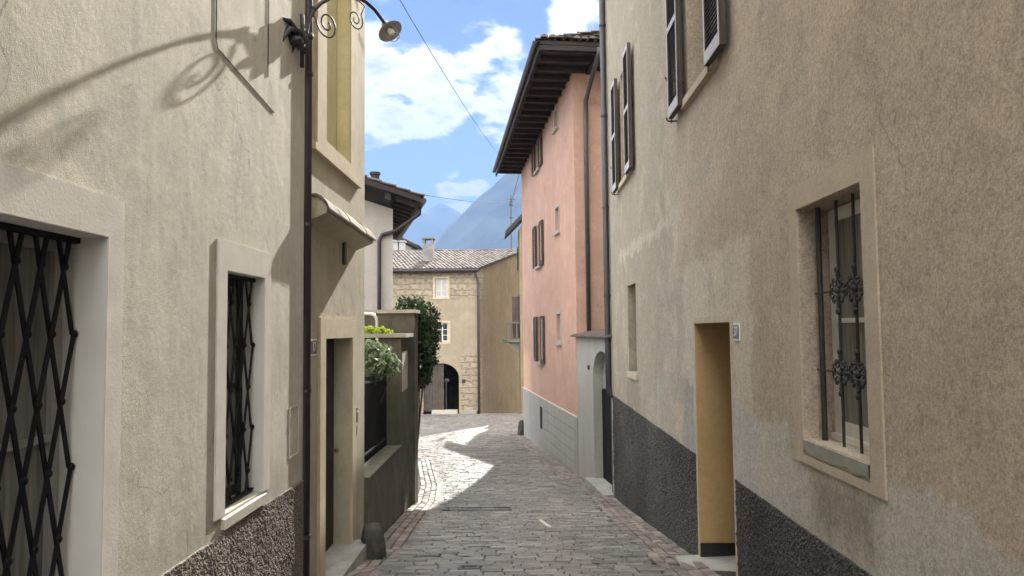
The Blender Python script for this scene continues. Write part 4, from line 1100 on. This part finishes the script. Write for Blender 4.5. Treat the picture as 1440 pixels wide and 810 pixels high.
# ------------------------------------------------------------------ plants
def leaves(bm, pts, size, rnd, up=.3, droop=0):
    for p in pts:
        d = Vector((rnd.gauss(0, 1), rnd.gauss(0, 1), rnd.gauss(0, .6)+up)).normalized()
        t = d.orthogonal().normalized(); t.rotate(Matrix.Rotation(rnd.uniform(0, 6.28), 3, d)); b = d.cross(t)
        s = size*rnd.choice((.55, .75, .9, 1.0, 1.2, 1.5))*rnd.uniform(.85, 1.15)
        P = [p - t*s*.5, p + b*s*.32 - t*s*.05, p + t*s*.55 - Vector((0, 0, s*droop)), p - b*s*.32 - t*s*.05]
        m_ = p + d*s*.12
        v = [bm.verts.new(q) for q in P]; c = bm.verts.new(m_)
        for i in range(4): bm.faces.new((v[i], v[(i+1) % 4], c))
def blob_pts(rnd, clumps, n, shell=.55):
    out = []
    clumps = [(Vector(c[0]), *c[1:]) for c in clumps]; tw = sum(c[1]**2 for c in clumps)
    for (c, r, sx, sy, sz) in clumps:
        for i in range(int(n*r*r/tw)):
            while True:
                v = Vector((rnd.uniform(-1, 1), rnd.uniform(-1, 1), rnd.uniform(-1, 1)))
                if shell < v.length < 1: break
            f = 1+.35*noise.noise((v+c)*3) + (rnd.uniform(.1, .5) if rnd.random() < .13 else 0)
            out.append(Vector(c)+Vector((v.x*r*sx, v.y*r*sy, v.z*r*sz))*f)
    return out
def plant(name, label, cat, base, clumps, n, size, m, stem=None, seed=0, group=None):
    rnd = random.Random(seed); t = thing(name, base, label, cat, group)
    bm = bmesh.new(); leaves(bm, blob_pts(rnd, clumps, n), size, rnd); obj('foliage', bm, m, t, 'keep')
    bm = bmesh.new()
    for (c, r, *_ ) in clumps[:10]:
        b = Vector(base); c = Vector(c); mid = (b+c)/2 + Vector((rnd.uniform(-.05, .05), rnd.uniform(-.05, .05), .05))
        tube(bm, [b, mid, c], [.018, .012, .006], 6)
    obj('stem', bm, wood_brown, t)
    return t
wood_brown = wood('brown_stem_bark', (.06, .045, .03))
def V3(px, py, y): return ray_y(px, py, y)
# ivy over the street side of the tall wall
rn = random.Random(21); cl = []
for (px, py, y, r) in ((583, 436, 15.3, .28), (570, 433, 15.3, .22), (597, 445, 15.6, .30), (600, 462, 15.7, .30), (592, 470, 15.4, .32), (602, 482, 15.8, .26), (590, 492, 15.4, .32), (598, 505, 15.7, .26), (592, 520, 15.5, .26), (590, 534, 15.5, .20), (598, 528, 15.8, .16), (588, 452, 15.3, .3), (600, 494, 15.9, .2)):
    cl.append((V3(px, py, y+.1), r, 1, 1.3, 1))
plant('ivy', 'dark ivy tumbling over the end of the tall garden wall', 'ivy', (-2.25, 15.4, -1.6), cl, 5200, .075, M['ivy'], seed=3)
cl = [(V3(px, py, y), r, 1, 1, .85) for px, py, y, r in ((530, 500, 11.9, .24), (545, 512, 12.1, .20), (520, 515, 11.6, .22), (535, 516, 12, .2), (552, 520, 12.3, .12), (522, 492, 11.8, .18), (517, 528, 11.6, .15))]
plant('shrub', 'leafy green shrub hanging over the railing beside the pier', 'shrub', (-2.65, 12.2, -.6), cl, 1500, .075, M['shrub'], seed=4)
cl = [(V3(px, py, y), r, 1.3, 1, .6) for px, py, y, r in ((522, 466, 13.3, .12), (533, 466, 13.3, .12), (542, 467, 13.3, .08), (516, 464, 13.3, .1))]
plant('potted_plant', 'bright lime green plant on the flat cap of the pier wall', 'plant', (-2.75, 13.4, 1.37), cl, 520, .055, M['lime'], seed=5)
cl = [((x, y, z), r, 1, 1, 1.2) for x, y, z, r in ((-3.0, 10, .0, .55), (-3.1, 11.2, .1, .6), (-3.2, 12.3, .0, .6), (-2.9, 9.2, 0, .5), (-3.6, 11.5, .7, .6), (-3.6, 12.6, .6, .6))]
plant('shrub', 'dark shrub in the garden behind the black railing', 'shrub', (-3.3, 11.3, -.6), cl, 3600, .09, M['darkshrub'], seed=6)
cl = [(V3(507, 262, 18.3), .10, 1, 1, 1), (V3(505, 256, 18.3), .08, 1, 1, 1)]
plant('climber', 'tuft of green climber under the white house roof', 'plant', V3(500, 275, 18.4), cl, 90, .06, M['lime'], seed=8)
cl = [(FB.p(u, .80, .9), .16, 1, 1, .7) for u in (0, .3, .6, .9)]
plant('balcony_flowers', 'green trailing plants along the balcony edge', 'plant', FB.p(.9, .9, .85), cl, 500, .07, M['shrub'], seed=9)
# curved handrail above garden
HR = bmesh.new(); q = [V3(505, 441, 14.0), V3(521, 441.5, 14.0), V3(526, 443, 14.0), V3(529, 447, 14.0), V3(530, 452, 14.0), V3(530, 470, 14.0), V3(530, 520, 14.0)]
tag(obj('handrail', HR if tube(HR, q, .028, 8) is None else HR, M['tube'], None, True), 'pale curved metal tube handrail before the tall garden wall', 'handrail')

# ------------------------------------------------------------------ street objects
def guard(name, loc, h, r, label, seed, lean=(0, 0)):
    rnd = random.Random(seed); bm = bmesh.new(); seg = 22; rings = []
    for j, (rr, z) in enumerate(((1.1, -.1), (1.1, 0), (1.12, .12), (1.1, .25), (1.06, .38), (1.04, .5), (1.0, .62), (.97, .75), (.88, .86), (.66, .95), (.3, .99))):
        rings.append([])
        for k in range(seg):
            a = 2*math.pi*k/seg; d = Vector((math.cos(a), math.sin(a), z)); f = 1+.30*noise.noise(d*1.7+Vector((seed*3.3, 0, 0)))+.16*noise.noise(d*4.2)+.07*noise.noise(d*11)
            rings[-1].append(bm.verts.new(Vector(loc)+Vector((d.x*r*rr*f+lean[0]*z, d.y*r*rr*f+lean[1]*z, z*h))))
    for i in range(len(rings)-1):
        for k in range(seg): bm.faces.new((rings[i][k], rings[i][(k+1) % seg], rings[i+1][(k+1) % seg], rings[i+1][k]))
    bm.faces.new(rings[-1]); bm.faces.new(rings[0][::-1])
    return tag(obj(name, bm, M['guardstone'], None, True, origin=loc), label, 'guard stone')
guard('guard_stone', (-1.70, 8.42, gz(8.42)), .40, .125, 'dark worn guard stone at the foot of the beige house corner', 1)
guard('guard_stone', (-.08, 30.0, gz(30.0)), .62, .16, 'small dark guard stone at the far foot of the pink house', 2)

def number_plate(F, u, z, w_, h_, label, s, bg, ink, border):
    t = thing('house_number', F.p(u, z, 0), label, 'number plate')
    bm = bmesh.new(); slab(bm, F, rect(u-w_/2, z-h_/2, u+w_/2, z+h_/2), [], .009, .0); obj('border', bm, border, t)
    bm = bmesh.new(); slab(bm, F, rect(u-w_/2+.012, z-h_/2+.018, u+w_/2-.012, z+h_/2-.018), [], .012, .0085); obj('plate', bm, bg, t)
    text_mesh(s, F, u, z, .0135, h_*.80, 'figures', ink, t, .85)
    return t
number_plate(FH, 6.84, 1.266, .20, .155, 'white-edged dark number plate 17 beside the dark door', '17', M['platedark'], M['platewhite'], M['platewhite'])
number_plate(FR, 6.60, 1.37, .19, .155, 'blue house number plate 37 beside the ochre doorway', '37', M['plateblue'], M['platewhite'], M['platewhite'])

# drain frames and marks between the pavers
def drain(x, y, w_, d_, label):
    z = gz(y)+.030; s = (gz(y+.2)-gz(y-.2))/.4
    bm = bmesh.new()
    Mx = Matrix.Translation((x, y, z)) @ Matrix.Rotation(math.atan(s), 4, 'X')
    for a, b, c, d in ((-w_, -d_, -w_+.03, d_), (w_-.03, -d_, w_, d_), (-w_+.031, -d_, w_-.031, -d_+.03), (-w_+.031, d_-.03, w_-.031, d_)): box(bm, a, b, -.04, c, d, .003, Mx)
    tag(obj('drain_frame', bm, M['gutter'], None, origin=(x, y, z)), label, 'drain')
drain(-.86, 13.6, .62, .22, 'flat metal manhole frame set in the pavers before the sunlit patch')
drain(-.58, 7.75, .11, .10, 'small square metal frame set in the nearest pavers')
bm = bmesh.new(); p0 = Vector((.29, 11.4, gz(11.4)+.032)); box(bm, -.03, -.42, -.02, .03, .42, .0, Matrix.Translation(p0) @ Matrix.Rotation(-.12, 4, 'X') @ Matrix.Rotation(.15, 4, 'Z'))
tag(obj('paving_strip', bm, M['sill'], None, origin=p0), 'narrow pale stone strip set lengthwise in the pavers', 'stone strip')

# ------------------------------------------------------------------ wall lamp
def lamp():
    y = 6.0; B = ray_y(428, 50, y); Bx = -1.80
    t = thing('street_lamp', (Bx, y, B.z), 'scrolled iron wall lamp on a gooseneck arm beside the dark pipe', 'lamp')
    zc = B.z
    LB = Vector((-1.719, 5.956, 0)); LD = Vector((.125, .221, 0)).normalized(); LN = Vector((LD.y, -LD.x, 0))   # the arm has swung a little down the street
    def W(px, py): q = ray(px, py); return EYE + q*(LN.dot(LB-EYE)/LN.dot(q))
    bm = bmesh.new()
    # bracket: horizontal bolts, straps and leaf shaped wall irons
    tube(bm, [W(437, 51), W(428, 50), Vector((-1.84, 6.02, W(428, 50).z)), Vector((-1.86, 6.02, W(428, 50).z))], .022, 8)
    tube(bm, [Vector((-1.80, 6.02, W(428, 50).z-.22)), Vector((-1.80, 6.02, W(428, 50).z+.22))], .018, 8)
    tube(bm, [W(424, 20), W(430, 76)], .016, 8)
    for (a, b) in ((-1, 1), (1, -1)):
        for dy in (-.06, .06):
            tube(bm, [W(420, 47)+Vector((0, dy, 0)), W(412, 42-0*a)+Vector((0, dy*1.6, .03*a)), W(402, 34 if a > 0 else 66)+Vector((0, dy*2, 0)), W(398, 22 if a > 0 else 78)+Vector((0, dy*2.2, 0))], [.02, .024, .016, .010], 8)
    ball(bm, W(414, 44), .05, 1.3, 1, .7, 12); ball(bm, W(414, 57), .055, 1.3, 1, .7, 12); ball(bm, W(422, 63), .04, 1, 1, 1.2, 10)
    for p_ in ((405, 49), (437, 51)): ball(bm, W(*p_), .03, .8, 1, 1, 10)
    obj('bracket', bm, M['iron'], t, True)
    bm = bmesh.new()
    pts = [(432, 60), (431, 44), (434, 29), (441, 15), (452, 4), (467, -4), (484, -7), (500, -5), (515, 3), (527, 14), (536, 26), (541, 33)]
    P = [W(*p_) for p_ in pts]; Q = []
    for i in range(len(P)-1):
        for k in range(3): Q.append(P[i].lerp(P[i+1], k/3))
    Q.append(P[-1]); tube(bm, Q, .016, 10); ball(bm, W(442, 12), .024, 1, 1, 1, 10); ball(bm, W(437, 22), .018)
    obj('arm', bm, M['iron'], t, True)
    bm = bmesh.new()
    x_, z_ = LD, Vector((0, 0, 1)); k = y/FPX*1.15
    s1 = [W(446, 8), W(441, 22), W(440, 34)]
    tube(bm, s1 + spiral(W(458, 35), x_, -z_, 17*k, 4*k, math.pi-.1, math.pi-.1-math.radians(560)+.0, 40)[::1], .0075, 8) if 0 else None
    c = W(460, 34)
    tube(bm, [W(449, 6), W(443, 14), W(440.5, 24)] + spiral(c, x_, -z_, 19.5*k, 4*k, math.pi+.15, math.pi+.15-math.radians(600), 44), .0075, 8)
    obj('scroll', bm, M['iron'], t, True); bm = bmesh.new()
    c = W(500, 27)
    tube(bm, [W(494, -3), W(505, 2), W(513, 9)] + spiral(c, x_, -z_, 15*k, 3*k, -.75, -.75+math.radians(600), 40), .006, 8)
    obj('scroll', bm, M['iron'], t, True)
    # shade
    c = W(546, 40); ax = Vector((.52, -.30, -.80)).normalized()
    Mx = Matrix.Translation(c) @ ax.to_track_quat('Z', 'Y').to_matrix().to_4x4()
    bm = bmesh.new(); lathe(bm, [(.016, -.075), (.035, -.07), (.042, -.02), (.06, .0), (.118, .036), (.121, .04), (.116, .042), (.05, .012), (.0, .012)], Mx, 28)
    obj('lamp_shade', bm, M['zinc'], t, True)
    bm = bmesh.new(); ball(bm, c+ax*.055, .036, 1, 1, 1, 16); tube(bm, [c+ax*.0, c+ax*.04], .022, 12); obj('bulb', bm, M['bulb'], t, True)
    bm = bmesh.new(); cir = [Mx @ Vector((.052*math.cos(a), .052*math.sin(a), .125)) for a in [2*math.pi*i/20 for i in range(21)]]
    tube(bm, cir, .004, 6, False)
    for i in range(4):
        a = math.pi/2*i; tube(bm, [Mx @ Vector((.04*math.cos(a), .04*math.sin(a), .02)), Mx @ Vector((.056*math.cos(a), .056*math.sin(a), .075)), Mx @ Vector((.052*math.cos(a), .052*math.sin(a), .125))], .0035, 6)
    obj('guard_cage', bm, M['zinc'], t, True)
lamp()

# ------------------------------------------------------------------ wires and aerial
def wire(a, b, sag, label, r=.012):
    bm = bmesh.new(); n = 24; tube(bm, [a.lerp(b, i/n) - Vector((0, 0, sag*4*(i/n)*(1-i/n))) for i in range(n+1)], r, 6)
    tag(obj('overhead_wire', bm, M['cable'], None, True, origin=a), label, 'wire')
wire(V3(553, -16, 10), V3(702, 218, 30.2), .15, 'long overhead wire running down across the clouds to the pink house eave', .006)
wire(V3(590, 273, 19.2), V3(718, 285, 51.7), .12, 'thin wire from the white house roof to the roof aerial', .009)
wire(V3(718, 285, 51.7), V3(733, 232, 30.9), .1, 'short wire from the roof aerial up to the pink house', .012)
A0 = V3(719, 352, 51.8); A1 = V3(718.5, 274, 51.8)
T = thing('roof_aerial', A0, 'thin television aerial mast on the far tiled roof ridge', 'aerial')
bm = bmesh.new(); tube(bm, [A0-Vector((0, 0, .4)), A1], .035, 8); obj('mast', bm, M['pipegrey'], T)
bm = bmesh.new()
for z, l in ((-.3, .5), (-.75, .35), (-1.6, .3)):
    c = A1+Vector((0, 0, z)); tube(bm, [c-Vector((l*.5, l*.2, 0)), c+Vector((l*.5, l*.2, 0))], .02, 6)
    for k in range(-2, 3): d = c+Vector((l*.2*k, l*.08*k, 0)); tube(bm, [d-Vector((0, .2, 0)), d+Vector((0, .2, .0))], .014, 6)
tube(bm, [A1-Vector((0, 0, .5)), A1+Vector((.35, 0, .25)), A1+Vector((.55, 0, .75))], .015, 6); box(bm, A1.x-.12, A1.y-.1, A1.z-.75, A1.x+.1, A1.y+.1, A1.z-.45)
obj('antenna_rods', bm, M['pipegrey'], T)

# ------------------------------------------------------------------ mountains
def mountain(name, cx, cy, H, R, seed, sx=1.0, rough=.2, res=130):
    bm = bmesh.new(); g = []
    for j in range(res+1):
        g.append([])
        for i in range(res+1):
            x = (i/res*2-1)*R*sx*1.15; y = (j/res*2-1)*R*1.15
            r = math.hypot(x/sx, y)/R
            q = Vector((x, y, 0))/R*2.2+Vector((seed, seed*2, 0))
            nz = noise.fractal(q, .9, 2.1, 6)
            rd = 1-abs(noise.noise(q*1.7))
            h = H*max(0, 1-r*(1+.10*nz))**1.04 + H*rough*(nz*.9+(rd-.6)*1.3)*min(1, r*2.2)*max(0, 1-r)
            g[-1].append(bm.verts.new((cx+x, cy+y, -6+max(-2, h))))
    for j in range(res):
        for i in range(res): bm.faces.new((g[j][i], g[j][i+1], g[j+1][i+1], g[j+1][i]))
    struct(obj(name, bm, M['mountain'], None, True))
mountain('mountain', 290, 2700, 830, 960, 3.1, 1.0)
mountain('mountain', -560, 5200, 915, 1300, 8.4, 1.15)
# ------------------------------------------------------------------ air
def haze():
    bm = bmesh.new(); box(bm, -3600, -400, -7.2, 3600, 7200, 1000)
    m = bpy.data.materials.new('haze'); m.use_nodes = True; nt = m.node_tree
    for n in list(nt.nodes):
        if n.type != 'OUTPUT_MATERIAL': nt.nodes.remove(n)
    v = nt.nodes.new('ShaderNodeVolumePrincipled'); v.inputs['Color'].default_value = (.24, .375, .66, 1); v.inputs['Density'].default_value = .00036; v.inputs['Anisotropy'].default_value = -.42
    nt.links.new(v.outputs[0], nt.nodes['Material Output'].inputs['Volume'])
    o = obj('haze', bm, m); o['kind'] = 'stuff'
haze()
